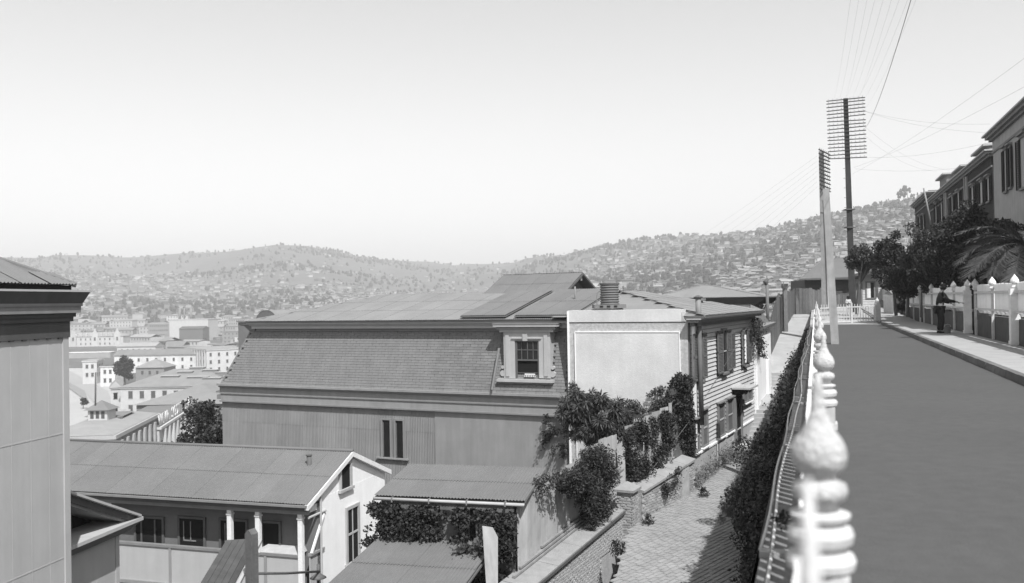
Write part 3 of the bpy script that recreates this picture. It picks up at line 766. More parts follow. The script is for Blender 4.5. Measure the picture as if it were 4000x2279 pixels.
# flowering pale tips
rr = random.Random(77)
bl = [(pt(2840 + rr.uniform(-25, 35), 2005 + rr.uniform(-50, 30), 24.4), rr.uniform(.08, .2)) for _ in range(9)]
pf = leafmass('flowering_branch', M['leafdry'], None, 500, blobsamp(bl), .10, .5, 9); props(pf, 'sunlit pale flowering branch above the cobbled ramp', 'branch')
bl = [(pt(3065 + rr.uniform(-8, 8), 2030 + rr.uniform(-35, 25), 5.6), rr.uniform(.03, .06)) for _ in range(6)]
lf = leafmass('ledge_weed', M['leaf'], None, 140, blobsamp(bl), .035, .5, 19); props(lf, 'small dark weed growing on the ledge beside the nearest fence post', 'weed', kind='stuff')
# weeds in front of plinth and on the ramp
def ground_samp(px0, px1, py0, py1, d0, d1, h):
    def f(rr):
        s = rr.random(); px = px0 + (px1 - px0) * s; d = d0 + (d1 - d0) * s + rr.uniform(-.4, .4)
        q = pt(px + rr.gauss(0, 8), 1200, d); q.z = zp(q.x, q.y) + abs(rr.gauss(0, h)); return q, rr.uniform(.6, 1.3)
    return f
w1 = leafmass('dry_weeds', M['leafdry'], None, 3500, ground_samp(2700, 2880, 0, 0, 30.6, 36.5, .28), .09, .3, 31); props(w1, 'pale dry weeds at the foot of the clapboard house wall', 'weeds', kind='stuff')
w2 = leafmass('dry_bush', M['leafdry'], None, 2600, blobsamp(blobs(random.Random(3), pt(2858, 1790, 34.5) + Vector((0, 0, -.1)), (.55, .6, .55), 12)), .08, .35, 32); props(w2, 'wispy dry bush against the plinth beside the doorstep', 'bush')
for (x, y, d, lab) in ((2405, 2165, 24, 'tuft of weed growing at the left edge of the cobbled ramp'), (2528, 2055, 25.6, 'small dark weed tuft among the cobbles below the pillar'), (2745, 1945, 29, 'dark patch of weeds where cobbles meet the dry grass')):
    c = ptz(x, y, zp(0, d)); o = leafmass('weed_tuft', M['leaf'], None, 260, blobsamp([(c + Vector((0, 0, .08)), .14), (c + Vector((.12, .1, .1)), .12), (c + Vector((.02, .1, .25)), .08)]), .10, .3, int(x)); props(o, lab, 'weed', 'weed tufts on the cobbled ramp')
# ================================================================== big house with slate mansard
rnd = random.Random(31)
UL = FH.hit(868, 1600)[0]; UR = FH.hit(2222, 1400)[0]
MH = thing('mansard_house', FH.w((UL + UR) / 2, 6, -9), 'large grey house with slate mansard and corrugated iron side wall in the middle', 'house')
A3 = Vector((FH.A.x, FH.A.y, 0)); B3 = Vector((FH.B.x, FH.B.y, 0)); Z3 = Vector((0, 0, 1))
def bx(F, name, m_, par, *c):
    b = MB(F)
    for q in c: b.box(*q)
    return b.build(name, m_, par)
# corrugated wall sheets, with two narrow windows cut out of them by frames standing proud
u1, zw1 = FH.hit(1490, 1640); u2, _ = FH.hit(1575, 1640); zt = zw1; zb2 = FH.hit(1490, 1787)[1]
ucut = FH.hit(1700, 1700)[0]
bx(FH, 'wall_core', M['zincwall'], MH, (UL + .05, .06, -9.5, UR, 8, -2.2))
bx(FH, 'smooth_wall', M['zincwall'], MH, (ucut, -.01, -9.5, UR, .07, -2.8))
u = UL
while u < ucut - .05:
    w = min(.78, ucut - u)
    for z0, z1 in ((-9.0, -6.2), (-6.2, FH.hit(1000, 1652)[1]), (FH.hit(1000, 1652)[1], -2.8)):
        # leave openings for the two windows
        parts = [(z0, z1)]
        q = MB(); corr(q, FH.w(u, -.0 - (.006 if z1 > -3 else .0) + .02, z0), A3 * w, Z3 * (z1 - z0 + .02), .078, .012); q.build('wall_sheet', M['zincwall'], MH)
    u += w
# windows
def narrow(uc0, uc1, z0, z1):
    b = MB(FH); b.box(uc0 - .09, -.05, z0 - .06, uc0, .0, z1 + .07); b.box(uc1, -.05, z0 - .06, uc1 + .09, 0, z1 + .07); b.box(uc0, -.05, z1, uc1, 0, z1 + .07)
    f = b.build('window', M['zincwall'], MH)
    b = MB(FH); b.box(uc0, -.012, z0, uc1, .0, z1); b.build('opening', M['dark'], f)
    b = MB(FH); b.box(uc0, -.03, z0, uc0 + .05, -.014, z1 - .1); b.build('shutter', M['wood'], f)
ua = FH.hit(1495, 1640)[0]; ub = FH.hit(1524, 1640)[0]; uc = FH.hit(1546, 1640)[0]; ud = FH.hit(1575, 1640)[0]
zt = FH.hit(1500, 1641)[1]; zb2 = FH.hit(1500, 1783)[1]
narrow(ua, ub, zb2, zt); narrow(uc, ud, zb2, zt)
bx(FH, 'window_sill', M['band'], MH, (ua - .3, -.10, zb2 - .09, ud + .25, 0, zb2 - .03))
# cornice bands between the wall and the mansard
bx(FH, 'lower_band', M['band'], MH, (UL - .02, -.06, -2.80, UR, .05, -2.10))
bx(FH, 'band_moulding', M['trimmid'], MH, (UL - .05, -.13, -2.86, UR, .0, -2.80)); bx(FH, 'band_moulding', M['trimmid'], MH, (UL - .05, -.10, -2.50, UR, .0, -2.45))
bx(FH, 'mansard_ledge', M['band'], MH, (UL - .12, -.22, -2.12, UR, .0, -2.03)); bx(FH, 'mansard_ledge', M['trimmid'], MH, (UL - .07, -.15, -2.19, UR, 0, -2.12))
bx(FH, 'corner_bracket', M['trimmid'], MH, (UL - .22, -.1, -2.75, UL - .02, .3, -2.55), (UL - .28, -.1, -2.45, UL - .02, .3, -2.38), (UL - .14, 0, -2.38, UL - .02, .3, -2.05))
# mansard body
TL = FH.hit(982, 1300, .58)[0]
b = MB(FH); b.hexa([(UL + .03, -.02, -2.05), (UR, -.02, -2.05), (UR, 7, -2.05), (UL + .03, 7, -2.05)], [(TL, .58, .32), (UR, .58, .32), (UR, 7, .32), (TL, 7, .32)]); b.build('mansard_core', M['joint'], MH)
SV = .78 / 2.37; slope = math.atan2(2.37, .60)
sm2 = [stonemesh('slate', w, .128, .024, M['slate'], .003) for w in (.335, .33, .325)]
pl = []; row = 0; s = 0.0; L = math.hypot(2.37, .60)
rs_ = Matrix.Rotation(FH.a, 4, 'Z') @ Matrix.Rotation(slope, 4, 'X')
def inds(u, z, pad=.0): return du0 - pad < u < du1 + pad and z > dz0
du0, dz0 = FH.hit(1972, 1470, -.2); du1 = FH.hit(2150, 1470, -.2)[0]
while s < L - .05:
    f = s / L; z = -2.05 + 2.37 * f; v = -.02 + .60 * f; umin = UL + .03 + (TL - UL) * f
    u = UR - .17 - (.17 if row % 2 else 0)
    while u > umin + .1:
        if not inds(u, z): pl.append((Matrix.Translation(FH.w(u, v - .03, z + .06)) @ rs_ @ Matrix.Rotation(R(-6 + rnd.uniform(-.8, .8)), 4, 'X') @ Matrix.Rotation(R(rnd.uniform(-.5, .5)), 4, 'Z'), -u))
        u -= .338
    s += .113; row += 1
pieces(MH, sm2, pl, 'slate', 'slates', M['slate'])
b = MB(FH); b.tube([(UL + .02, -.05, -2.04), (TL, .55, .32)], .05, 6); b.build('hip_flashing', M['trimmid'], MH)
# upper cornice
UCL = FH.hit(985, 1290, .3)[0]
bx(FH, 'cornice', M['bandlight'], MH, (UCL - .05, .30, .46, UR, .9, .60))
bx(FH, 'soffit', M['trimmid'], MH, (UCL + .1, .46, .34, UR, .9, .46))
bx(FH, 'crown_moulding', M['bandlight'], MH, (UCL - .12, .22, .60, UR, .9, .645)); bx(FH, 'crown_moulding', M['bandlight'], MH, (UCL - .2, .14, .655, UR, .9, .735))
bx(FH, 'gutter', M['trimdark'], MH, (UCL - .25, .06, .745, UR, .9, .775))
b = MB(FH); b.hexa([(UCL - .75, .4, .60), (UCL, .4, .60), (UCL, 1.0, .60), (UCL - .75, 1.0, .60)], [(UCL - .85, .3, .66), (UCL, .3, .66), (UCL, 1.0, .66), (UCL - .85, 1.0, .66)]); b.hexa([(UCL - .35, .5, .36), (UCL, .5, .36), (UCL, 1, .36), (UCL - .35, 1, .36)], [(UCL - .6, .4, .60), (UCL, .4, .60), (UCL, 1, .6), (UCL - .6, 1, .6)]); b.build('cornice_return', M['trimmid'], MH)
# hipped roof
VR, ZR, VE, ZE = 5.3, 1.92, .05, .80
UH = FH.hit(1505, 1153, VR)[0]
roof = thing('corrugated_roof', FH.w(UL, 3, .8), 'x', 'x'); bpy.data.objects.remove(roof)
slopeV = B3 * (VR - VE) + Z3 * (ZR - ZE)
def trimL(f):
    u = UCL - .2 + (UR + .3 - (UCL - .2)) * f
    return (0, min(1, max(.0, (u - (UCL - .2)) / (UH - (UCL - .2)))))
sheets(MH, FH.w(UCL - .2, VE, ZE), A3 * (UR + .3 - (UCL - .2)), slopeV, 22, 3, M['zincroof'], trim=trimL)
b = MB(FH); b.poly([(UCL - .2, VE, ZE - .02), (UR + .2, VE, ZE - .02), (UR + .2, VR, ZR - .02), (UH, VR, ZR - .02)])
b.poly([(UR + .2, VR, ZR - .02), (UR + .2, 12, ZE), (UCL - .2, 12, ZE), (UH, VR, ZR - .02)]); b.poly([(UCL - .2, VE, ZE - .02), (UH, VR, ZR - .02), (UCL - .2, 12, ZE)])
b.build('roof_deck', M['zincroof'], MH)
b = MB(FH); b.tube([(UH, VR, ZR + .01), (UR - .2, VR, ZR + .01)], .035, 6); b.tube([(UCL - .2, VE, ZE + .01), (UH, VR, ZR + .01)], .03, 6); b.build('ridge_cap', M['zincroof'], MH)
# raised roof lights
def planehit(px, py, dz):
    # ray against the front slope raised by dz
    q = ray(px, py); k = (ZR - ZE) / (VR - VE)
    # point = (x t, y t, E + z t); v = (p - o).B ; z = ZE + dz + k (v - VE)
    o = FH.o; B = FH.B; kv = (q.x * B.x + q.y * B.y); cv = -o.dot(B)
    t = (ZE + dz + k * (cv - VE) - E) / (q.z - k * kv)
    p = Vector((q.x * t, q.y * t)); return ((p - o).dot(FH.A), (p - o).dot(B))
k_ = (ZR - ZE) / (VR - VE)
for (xl, xr, yb, nm) in ((1774, 1950, 1249, 4), (1984, 2216, 1249, 5)):
    ul, vl = planehit(xl, yb, .12); ur_, vr_ = planehit(xr, yb, .12); v0 = .10; v1 = VR - .5
    z = lambda v: ZE + .13 + k_ * (v - VE)
    b = MB(FH); b.hexa([(ul, v0, z(v0) - .04), (ur_, v0, z(v0) - .04), (ur_, v1, z(v1) - .04), (ul, v1, z(v1) - .04)], [(ul, v0, z(v0)), (ur_, v0, z(v0)), (ur_, v1, z(v1)), (ul, v1, z(v1))])
    rl = b.build('raised_roof', M['zincmid'], MH)
    sheets(rl, FH.w(ul, v0, z(v0) + .02), A3 * (ur_ - ul), B3 * (v1 - v0) + Z3 * (z(v1) - z(v0)), nm, 2, M['zincmid'])
    b = MB(FH); b.box(ul + .05, v0 + .1, z(v0) - .12, ur_ - .05, v0 + .16, z(v0) - .04); b.build('gap_shade_strip', M['dark'], rl)  # added black strip stands in for shade under the raised roof
    for vv in (v0 + .5, v0 + 2.2, v1 - .4):
        b = MB(FH); b.box(ur_ - .12, vv, z(vv) - .14, ur_ - .05, vv + .07, z(vv) - .03); b.build('strut', M['trimmid'], rl)
# monitor gable over the ridge
g1, gz1 = FH.hit(1886, 1155, 4.7); g2, gz2 = FH.hit(2205, 1152, 4.7); r1_, rz1 = FH.hit(1962, 1075, 7.0); r2_, rz2 = FH.hit(2275, 1068, 7.0)
gz = (gz1 + gz2) / 2; rz_ = (rz1 + rz2) / 2; ul = (g1 + r1_) / 2; ur_ = (g2 + r2_) / 2
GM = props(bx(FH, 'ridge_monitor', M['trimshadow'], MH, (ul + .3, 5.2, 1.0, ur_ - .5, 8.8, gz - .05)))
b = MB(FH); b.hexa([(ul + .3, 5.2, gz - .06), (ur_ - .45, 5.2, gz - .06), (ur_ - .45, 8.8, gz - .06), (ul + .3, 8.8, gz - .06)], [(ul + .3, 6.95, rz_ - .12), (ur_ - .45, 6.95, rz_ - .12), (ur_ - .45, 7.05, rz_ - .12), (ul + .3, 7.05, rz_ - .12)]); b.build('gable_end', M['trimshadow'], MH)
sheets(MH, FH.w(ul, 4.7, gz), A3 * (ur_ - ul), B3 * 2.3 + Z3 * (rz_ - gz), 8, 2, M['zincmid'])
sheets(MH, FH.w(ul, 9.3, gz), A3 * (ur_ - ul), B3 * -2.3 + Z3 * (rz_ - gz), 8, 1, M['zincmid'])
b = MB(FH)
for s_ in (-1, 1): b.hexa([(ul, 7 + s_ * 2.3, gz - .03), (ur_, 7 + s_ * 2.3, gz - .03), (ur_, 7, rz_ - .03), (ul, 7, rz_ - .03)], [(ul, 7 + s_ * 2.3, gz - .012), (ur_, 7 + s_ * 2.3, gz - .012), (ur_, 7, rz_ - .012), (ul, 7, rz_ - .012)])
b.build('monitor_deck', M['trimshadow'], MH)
b = MB(FH)
for s_ in (-1, 1): b.tube([(ur_ - .02, 7 + s_ * 2.3, gz - .06), (ur_ - .02, 7, rz_ - .05)], .06, 4)
b.build('barge_board', M['trimdark'], MH)
b = MB(FH); b.tube([(ur_ - .1, 7, rz_ - .1), (ur_ - .1, 7, rz_ - .35)], .06, 4); b.build('finial_block', M['bandlight'], MH)
for px_ in range(5): bx(FH, 'monitor_strut', M['trimmid'], MH, (ul + .5 + px_ * (ur_ - ul - 1) / 4, 4.8, gz - .2, ul + .58 + px_ * (ur_ - ul - 1) / 4, 4.87, gz - .01))
p = pt(2246, 1200, 36.5); thin('vent_pipe', [p, pt(2246, 1120, 36.5)], .035, M['zincroof'], 'thin pale vent pipe with small hood in front of the roof monitor', 'pipe')

# dormer window
def dh(px, py, v=.02): return FH.hit(px, py, v)
DW = bx(FH, 'dormer', M['bandlight'], MH, *[(dh(a, 1400)[0], 0.02, dh(a, yb)[1], dh(b_, 1400)[0], 1.0, dh(a, yt)[1]) for a, b_, yt, yb in ((1968, 2011, 1298, 1478), (2105, 2150, 1298, 1478), (2011, 2105, 1298, 1331))])
def dbox(name, m_, x0, x1, yt, yb, v0, v1): return bx(FH, name, m_, DW, (dh(x0, 1400)[0], v0, dh(x0, yb)[1], dh(x1, 1400)[0], v1, dh(x0, yt)[1]))
dbox('dormer_cornice', M['bandlight'], 1955, 2165, 1288, 1298, -.04, .9); dbox('dormer_cornice', M['band'], 1946, 2175, 1277, 1288, -.10, .9); dbox('dormer_cornice', M['bandlight'], 1936, 2184, 1268, 1277, -.18, .9); dbox('dormer_flashing', M['trimmid'], 1934, 2186, 1263, 1268, -.20, .9)
dbox('pilaster', M['bandlight'], 1976, 1990, 1310, 1470, -.015, .02); dbox('pilaster', M['bandlight'], 2126, 2140, 1310, 1470, -.015, .02)
dbox('keystone', M['bandlight'], 2047, 2063, 1306, 1332, -.09, .02)
dbox('architrave', M['bandlight'], 2000, 2116, 1319, 1324, -.03, .02)
for s_ in (0, 1):
    x0 = 1955 if s_ == 0 else 2148
    b = MB(FH); zz = dh(2000, 1472)[1]; uu = dh(1962 if s_ == 0 else 2157, 1400)[0]
    b.tube([(uu, .03, zz + .12), (uu, .3, zz + .12)], .12, 8); b.tube([(uu, .03, zz + .36), (uu, .3, zz + .36)], .07, 8); b.build('scroll_bracket', M['bandlight'], DW)
dbox('window_sill', M['bandlight'], 1946, 2164, 1479, 1490, -.15, .2); dbox('window_sill', M['trimmid'], 1952, 2158, 1490, 1497, -.09, .2)
dbox('dark_room', M['dark'], 2011, 2105, 1331, 1478, .11, .15)
for (a, b_, yt, yb) in ((2011, 2019, 1331, 1478), (2099, 2105, 1331, 1478), (2019, 2099, 1331, 1336), (2019, 2099, 1404, 1410), (2019, 2099, 1366, 1369), (2035, 2037, 1336, 1404), (2058, 2060, 1336, 1404), (2080, 2082, 1336, 1404), (2019, 2099, 1455, 1457)):
    dbox('sash_bar', M['trimdark'], a, b_, yt, yb, .05, .09)
dbox('glass_pane', M['glass'], 2019, 2099, 1336, 1404, .08, .088)
b = MB(FH)
a0 = dh(2044, 1470, -.15); a1 = dh(2084, 1470, -.15); zz0 = dh(2044, 1474, -.15)[1]; zz1 = dh(2044, 1463, -.15)[1]
for k in range(7): uu = a0[0] + (a1[0] - a0[0]) * k / 6; b.box(uu - .012, -.02, zz0, uu + .012, .0, zz1 - .02 * abs(k - 3))
b.box(a0[0], -.025, zz1 - .03, a1[0], .005, zz1 + .02)
props(b.build('slatted_basket', M['white']), 'small white slatted basket standing on the sill of the open dormer window', 'basket')
b = MB(FH); b.tube([FHp for FHp in [(dh(1952, 1400)[0], -.02, dh(1952, 1360)[1]), (dh(1936, 1500)[0], -.30, dh(1936, 1520)[1])]], .05, 6); b.build('dormer_gutter', M['trimmid'], MH)

# ================================================================== clapboard house with stuccoed front
CH = thing('clapboard_house', FH.w(-2, 5, -6), 'pale clapboard house with louvred shutters and white stucco end wall on the alley', 'house')
VF = FH.hitu(2947, 1400)[0]
zs = FH.hitu(2715, 1800)[1]; zpl0 = FH.hitu(2738, 1767)[1]; zpl1 = FH.hitu(2945, 1572)[1]
def zpl(v): 
    v0, z0 = FH.hitu(2738, 1770); v1, z1 = FH.hitu(2899, 1675); v2, z2 = FH.hitu(2945, 1570); return z0
v_, zpl_ = FH.hitu(2738, 1768)
bx(FH, 'wall_core', M['trimdark'], CH, (UR - .02, -.1, -6.5, -.105, VF, .85))
b = MB(FH); b.box(-.3, .0, -6.5, .02, VF, zpl_); b.build('plinth', M['plasterg'], CH)
bx(FH, 'plinth_cap', M['whitewall'], CH, (-.2, .0, zpl_, .06, VF, zpl_ + .07))
z = zpl_ + .07; cb = []
TOPZ = .62
while z < TOPZ:
    q = MB(FH); h = .138; q.hexa([(-.11, -.0, z), (.0, .0, z), (.0, VF, z), (-.11, VF, z)], [(-.11, .0, z + h), (-.04, .0, z + h), (-.04, VF, z + h), (-.11, VF, z + h)]); q.build('clapboard', M['clap'], CH); z += .16
bx(FH, 'corner_board', M['whitewall'], CH, (-.05, -.02, zpl_, .05, .12, TOPZ)); bx(FH, 'corner_board', M['whitewall'], CH, (-.05, VF - .1, zpl_, .05, VF + .03, TOPZ))
bx(FH, 'frieze', M['trimmid'], CH, (-.05, -.1, .52, .07, VF + .05, .66)); bx(FH, 'cornice', M['trimmid'], CH, (-.1, -.45, .66, .32, VF + .2, .76)); bx(FH, 'cornice', M['bandlight'], CH, (-.1, -.5, .76, .42, VF + .25, .80)); bx(FH, 'gutter', M['trimdark'], CH, (-.1, -.5, .80, .48, VF + .28, .87))
# stucco front (v = -.12 plane) with rough border and panel
vs = -.14
def ch(px, py): return FH.hit(px, py, vs)
uL = ch(2222, 1400)[0]; uRr = ch(2688, 1400)[0]; zT = ch(2300, 1213)[1]
bx(FH, 'stucco_wall', M['plasterrough'], CH, (uL, vs, -7.5, uRr, .0, ch(2300, 1262)[1]))
bx(FH, 'parapet', M['plasterw'], CH, (uL, vs - .03, ch(2300, 1259)[1], ch(2662, 1230)[0], .45, zT))
b = MB(FH); b.hexa([(ch(2662, 1230)[0], vs - .03, ch(2300, 1259)[1]), (uRr - .05, vs - .03, ch(2300, 1259)[1]), (uRr - .05, .3, ch(2300, 1259)[1]), (ch(2662, 1230)[0], .3, ch(2300, 1259)[1])],
                        [(ch(2662, 1230)[0], vs - .03, zT - .1), (uRr - .12, vs - .03, zT - .35), (uRr - .12, .3, zT - .35), (ch(2662, 1230)[0], .3, zT - .1)]); b.build('parapet_shoulder', M['plasterg'], CH)
bx(FH, 'stucco_panel', M['plasterw'], CH, (ch(2250, 1400)[0], vs - .03, -7.4, ch(2655, 1400)[0], vs, ch(2450, 1299)[1]))
bx(FH, 'panel_bead', M['whitewall'], CH, (ch(2250, 1400)[0] - .02, vs - .05, ch(2450, 1299)[1], ch(2655, 1400)[0] + .02, vs, ch(2450, 1299)[1] + .035), (ch(2250, 1400)[0] - .03, vs - .05, -7, ch(2250, 1400)[0], vs, ch(2450, 1299)[1]), (ch(2655, 1400)[0], vs - .05, -7, ch(2655, 1400)[0] + .03, vs, ch(2450, 1299)[1]))
bx(FH, 'edge_strip', M['whitewall'], CH, (uL - .03, vs - .04, -7, uL + .04, .0, zT - .02))
# hipped roof of this house
zE2, zR2 = .88, 1.80
c1, c2, c3, c4 = (.45, -.1, zE2), (.45, VF + .28, zE2), (-4.2, 4.5, zR2), (-4.2, 7.2, zR2)
b = MB(FH); b.poly([c1, c2, c4, c3]); b.poly([c1, c3, (-5.4, -.1, zE2)]); b.poly([c2, (-5.4, VF + .28, zE2), c4]); b.poly([c3, c4, (-5.4, VF + .28, zE2), (-8, VF, zE2), (-8, 4.5, 1.6)]); b.build('roof_deck', M['zincroof'], CH)
Ud = B3 * (VF + .38); n = 16
Wd = Vector(FH.w(-4.2, 4.5, zR2)) - Vector(FH.w(.45, 4.5, zE2))
def trimR(f):
    v = -.1 + (VF + .38) * f; t = min(1, (v + .1) / 4.6, (VF + .28 - v) / (VF + .28 - 7.2)); return (0, max(0, t))
sheets(CH, FH.w(.45, -.1, zE2 + .02), Ud, Wd, 16, 3, M['zincroof'], trim=trimR)
b = MB(FH); b.tube([c1, c3, c4, c2], .035, 5); b.build('hip_cap', M['zincroof'], CH)
b = MB(FH); b.box(-1.6, 7, 1.05, -1.45, 7.2, 1.45); b.box(-1.7, 6.9, 1.4, -1.35, 7.3, 1.5); b.build('roof_vent', M['trimmid'], CH)
# windows, shutters and doors on the clapboard side
def hu(px, py, u=.06): return FH.hitu(px, py, u)
def shutter(px0, px1, yt, yb, skew, par):
    v0, zt_ = hu(px0, yt); v1, _ = hu(px1, yt); zb_ = hu(px0, yb)[1]
    if v1 < v0: v0, v1 = v1, v0
    q = MB(FH); q.box(.05, v0, zb_, .10, v0 + .05, zt_); q.box(.05, v1 - .05, zb_, .10, v1, zt_); q.box(.05, v0, zb_, .10, v1, zb_ + .07); q.box(.05, v0, zt_ - .07, .10, v1, zt_); q.box(.05, v0, (zb_ + zt_) / 2 - .04, .10, v1, (zb_ + zt_) / 2 + .04)
    z = zb_ + .08
    while z < zt_ - .08: q.hexa([(.055, v0 + .05, z), (.095, v0 + .05, z - .02), (.095, v1 - .05, z - .02), (.055, v1 - .05, z)], [(.055, v0 + .05, z + .012), (.095, v0 + .05, z - .008), (.095, v1 - .05, z - .008), (.055, v1 - .05, z + .012)]); z += .055
    o = q.build('shutter', M['shutter'], CH)
    bx(FH, 'shutter_backing', M['trimdark'], o, (.045, v0 + .04, zb_ + .05, .055, v1 - .04, zt_ - .05))
    return v0, v1, zb_, zt_
for a, b_, yt, yb in ((2708, 2727, 1305, 1494), (2742, 2758, 1302, 1483), (2802, 2822, 1294, 1465), (2838, 2854, 1290, 1452), (2854, 2868, 1300, 1444), (2897, 2908, 1291, 1433), (2918, 2932, 1287, 1420)):
    shutter(a, b_, yt, yb, 0, CH)
for a, b_, yt, yb in ((2727, 2742, 1303, 1490), (2822, 2838, 1292, 1458), (2908, 2918, 1290, 1428)):
    v0, zt_ = hu(a, yt); v1 = hu(b_, yt)[0]; zb_ = hu(a, yb)[1]
    w_ = bx(FH, 'window', M['trimmid'], CH, (.0, v0 - .03, zt_, .09, v1 + .03, zt_ + .08), (.0, v0 - .1, zb_ - .08, .13, v1 + .1, zb_))
    bx(FH, 'glass_pane', M['glass'] if a != 2908 else M['dark'], w_, (.02, v0, zb_, .04, v1, zt_))
    bx(FH, 'glazing_bar', M['whiteold'], w_, (.04, v0, (zb_ + zt_) / 2 - .02, .05, v1, (zb_ + zt_) / 2 + .02))
q = MB(); rr = random.Random(8)
for k in range(5): 
    c = pt(2913 + rr.uniform(-3, 3), 1330 + 18 * k, 38.6); q.hexa([tuple(c + Vector((-.05, 0, 0))), tuple(c + Vector((.05, 0, .02))), tuple(c + Vector((.05, .04, .02))), tuple(c + Vector((-.05, .04, 0)))], [tuple(c + Vector((-.02, 0, .2))), tuple(c + Vector((.03, 0, .22))), tuple(c + Vector((.03, .03, .22))), tuple(c + Vector((-.02, .03, .2)))])
c0 = q.v[0].copy(); pv, _ = FH.hitu(2913, 1370, .14)
q = MB(FH)
for k in range(7):
    z = hu(2913, 1415)[1] + .17 * k; ww = .05 + .05 * abs(math.sin(k * 1.9)); q.hexa([(.11, pv - ww, z), (.16, pv - ww, z), (.16, pv + ww, z), (.11, pv + ww, z)], [(.11, pv - .03, z + .18), (.17, pv - .03, z + .18), (.17, pv + .05, z + .18), (.11, pv + .05, z + .18)])
props(q.build('hanging_cloth', M['white']), 'crumpled white cloth hanging from the farthest upper window of the clapboard house', 'cloth')
def sash(a, b_, yt, yb, ybar=True, two=False):
    v0, zt_ = hu(a, yt, .05); v1 = hu(b_, yt, .05)[0]; zb_ = hu(a, yb, .05)[1]
    w_ = bx(FH, 'window', M['trimmid'], CH, (.0, v0, zb_, .08, v0 + .09, zt_), (.0, v1 - .09, zb_, .08, v1, zt_), (.0, v0 + .09, zt_ - .12, .08, v1 - .09, zt_), (.0, v0 + .09, zb_, .08, v1 - .09, zb_ + .06))
    bx(FH, 'window_hood', M['trimmid'], w_, (.0, v0 - .06, zt_, .16, v1 + .06, zt_ + .05)); bx(FH, 'window_sill', M['whitewall'], w_, (.0, v0 - .05, zb_ - .05, .12, v1 + .05, zb_))
    bx(FH, 'glass_pane', M['shutter'], w_, (.01, v0 + .09, zb_ + .06, .035, v1 - .09, zt_ - .12))
    if ybar: bx(FH, 'sash_bar', M['bandlight'], w_, (.035, v0 + .09, (zb_ + zt_) / 2 - .025, .06, v1 - .09, (zb_ + zt_) / 2 + .025))
    if two: bx(FH, 'mullion', M['trimmid'], w_, (.035, (v0 + v1) / 2 - .06, zb_, .08, (v0 + v1) / 2 + .06, zt_))
sash(2743, 2764, 1603, 1752); sash(2806, 2830, 1578, 1715); sash(2840, 2863, 1560, 1695)
sash(2904, 2938, 1526, 1580, False, True); sash(2712, 2732, 1640, 1775)
# doorway
dv0 = hu(2872, 1560)[0]; dv1 = hu(2892, 1560)[0]; dzt = hu(2872, 1552)[1]; dzb = hu(2880, 1762)[1] 
D = bx(FH, 'doorway', M['trimmid'], CH, (.0, dv0 - .16, dzb, .12, dv0, dzt), (.0, dv1, dzb, .12, dv1 + .16, dzt))
bx(FH, 'door', M['dark'], D, (.03, dv0, dzb, .06, dv1, dzt)); bx(FH, 'door_hood', M['bandlight'], D, (.0, dv0 - .35, dzt + .35, .75, dv1 + .35, dzt + .42)); 
b = MB(FH); b.hexa([(.02, dv0 - .1, dzt), (.15, dv0 - .1, dzt), (.15, dv1 + .1, dzt), (.02, dv1 + .1, dzt)], [(.02, dv0 - .3, dzt + .35), (.65, dv0 - .3, dzt + .35), (.65, dv1 + .3, dzt + .35), (.02, dv1 + .3, dzt + .35)]); b.build('hood_bracket', M['dark'], D)
b = MB(FH); b.box(.02, dv0 - .25, zp(9, 37) - .1, .45, dv1 + .1, zp(9, 37) + .16); props(b.build('door_step', M['whitewall']), 'pale stone doorstep below the hooded door of the clapboard house', 'step')
b = MB(FH); v9, z9 = hu(2803, 1735, .08); b.tube([(.07, v9, z9), (.07, v9, -5.2)], .04, 6); b.build('drain_pipe', M['plasterg'], CH)
# stove pipe against the wall
sp0 = pt(2741, 1660, 31.6); sp1 = pt(2727, 1166, 31.6)
t = thing('stove_pipe', sp0, 'tall round stove pipe standing up the near corner of the clapboard house', 'pipe')
md = sp0.lerp(sp1, .78)
b = MB(); b.tube([sp0, md], .088, 12); b.build('lower_pipe', M['trimdark'], t, smooth=True)
b = MB(); b.tube([md, sp1], .098, 12); b.build('upper_pipe', M['zincroof'], t, smooth=True)
b = MB(); b.lathe(tuple(sp1), [(.10, 0), (.16, .03), (.16, .05), (.03, .11)], 12); b.build('cap', M['trimdark'], t)
# water tank on the roof
tc = pt(2382, 1190, 33.6)
t = thing('water_tank', tc, 'ribbed cylindrical water tank on boards on top of the roof', 'water tank')
prof = []; h = .77
for k in range(65): 
    z = h * k / 64; prof.append((.345 + .02 * math.sin(z / h * 8.5 * 2 * math.pi), z))
b = MB(); b.lathe(tuple(tc), prof, 28); b.build('tank_body', M['zincmid'], t, smooth=True)
b = MB(); b.lathe(tuple(tc + Vector((0, 0, h))), [(.37, 0), (.37, .03), (.02, .05)], 28); b.build('lid', M['zincmid'], t)
b = MB(); b.box(tc.x - .62, tc.y - .5, tc.z - .14, tc.x + .55, tc.y + .5, tc.z); b.build('base_board', M['zincmid'], t)
b = MB()
for k in range(3): b.box(tc.x - .42 + k * .26, tc.y - .53, tc.z - .09, tc.x - .3 + k * .26, tc.y - .5, tc.z - .04)
b.build('base_slot', M['dark'], t)
b = MB(); b.tube([tc + Vector((-.48, -.1, -.1)), tc + Vector((-.50, -.1, .3)), tc + Vector((-.46, -.1, .45)), tc + Vector((-.38, -.1, .52))], .02, 5); b.build('pipe', M['trimmid'], t)

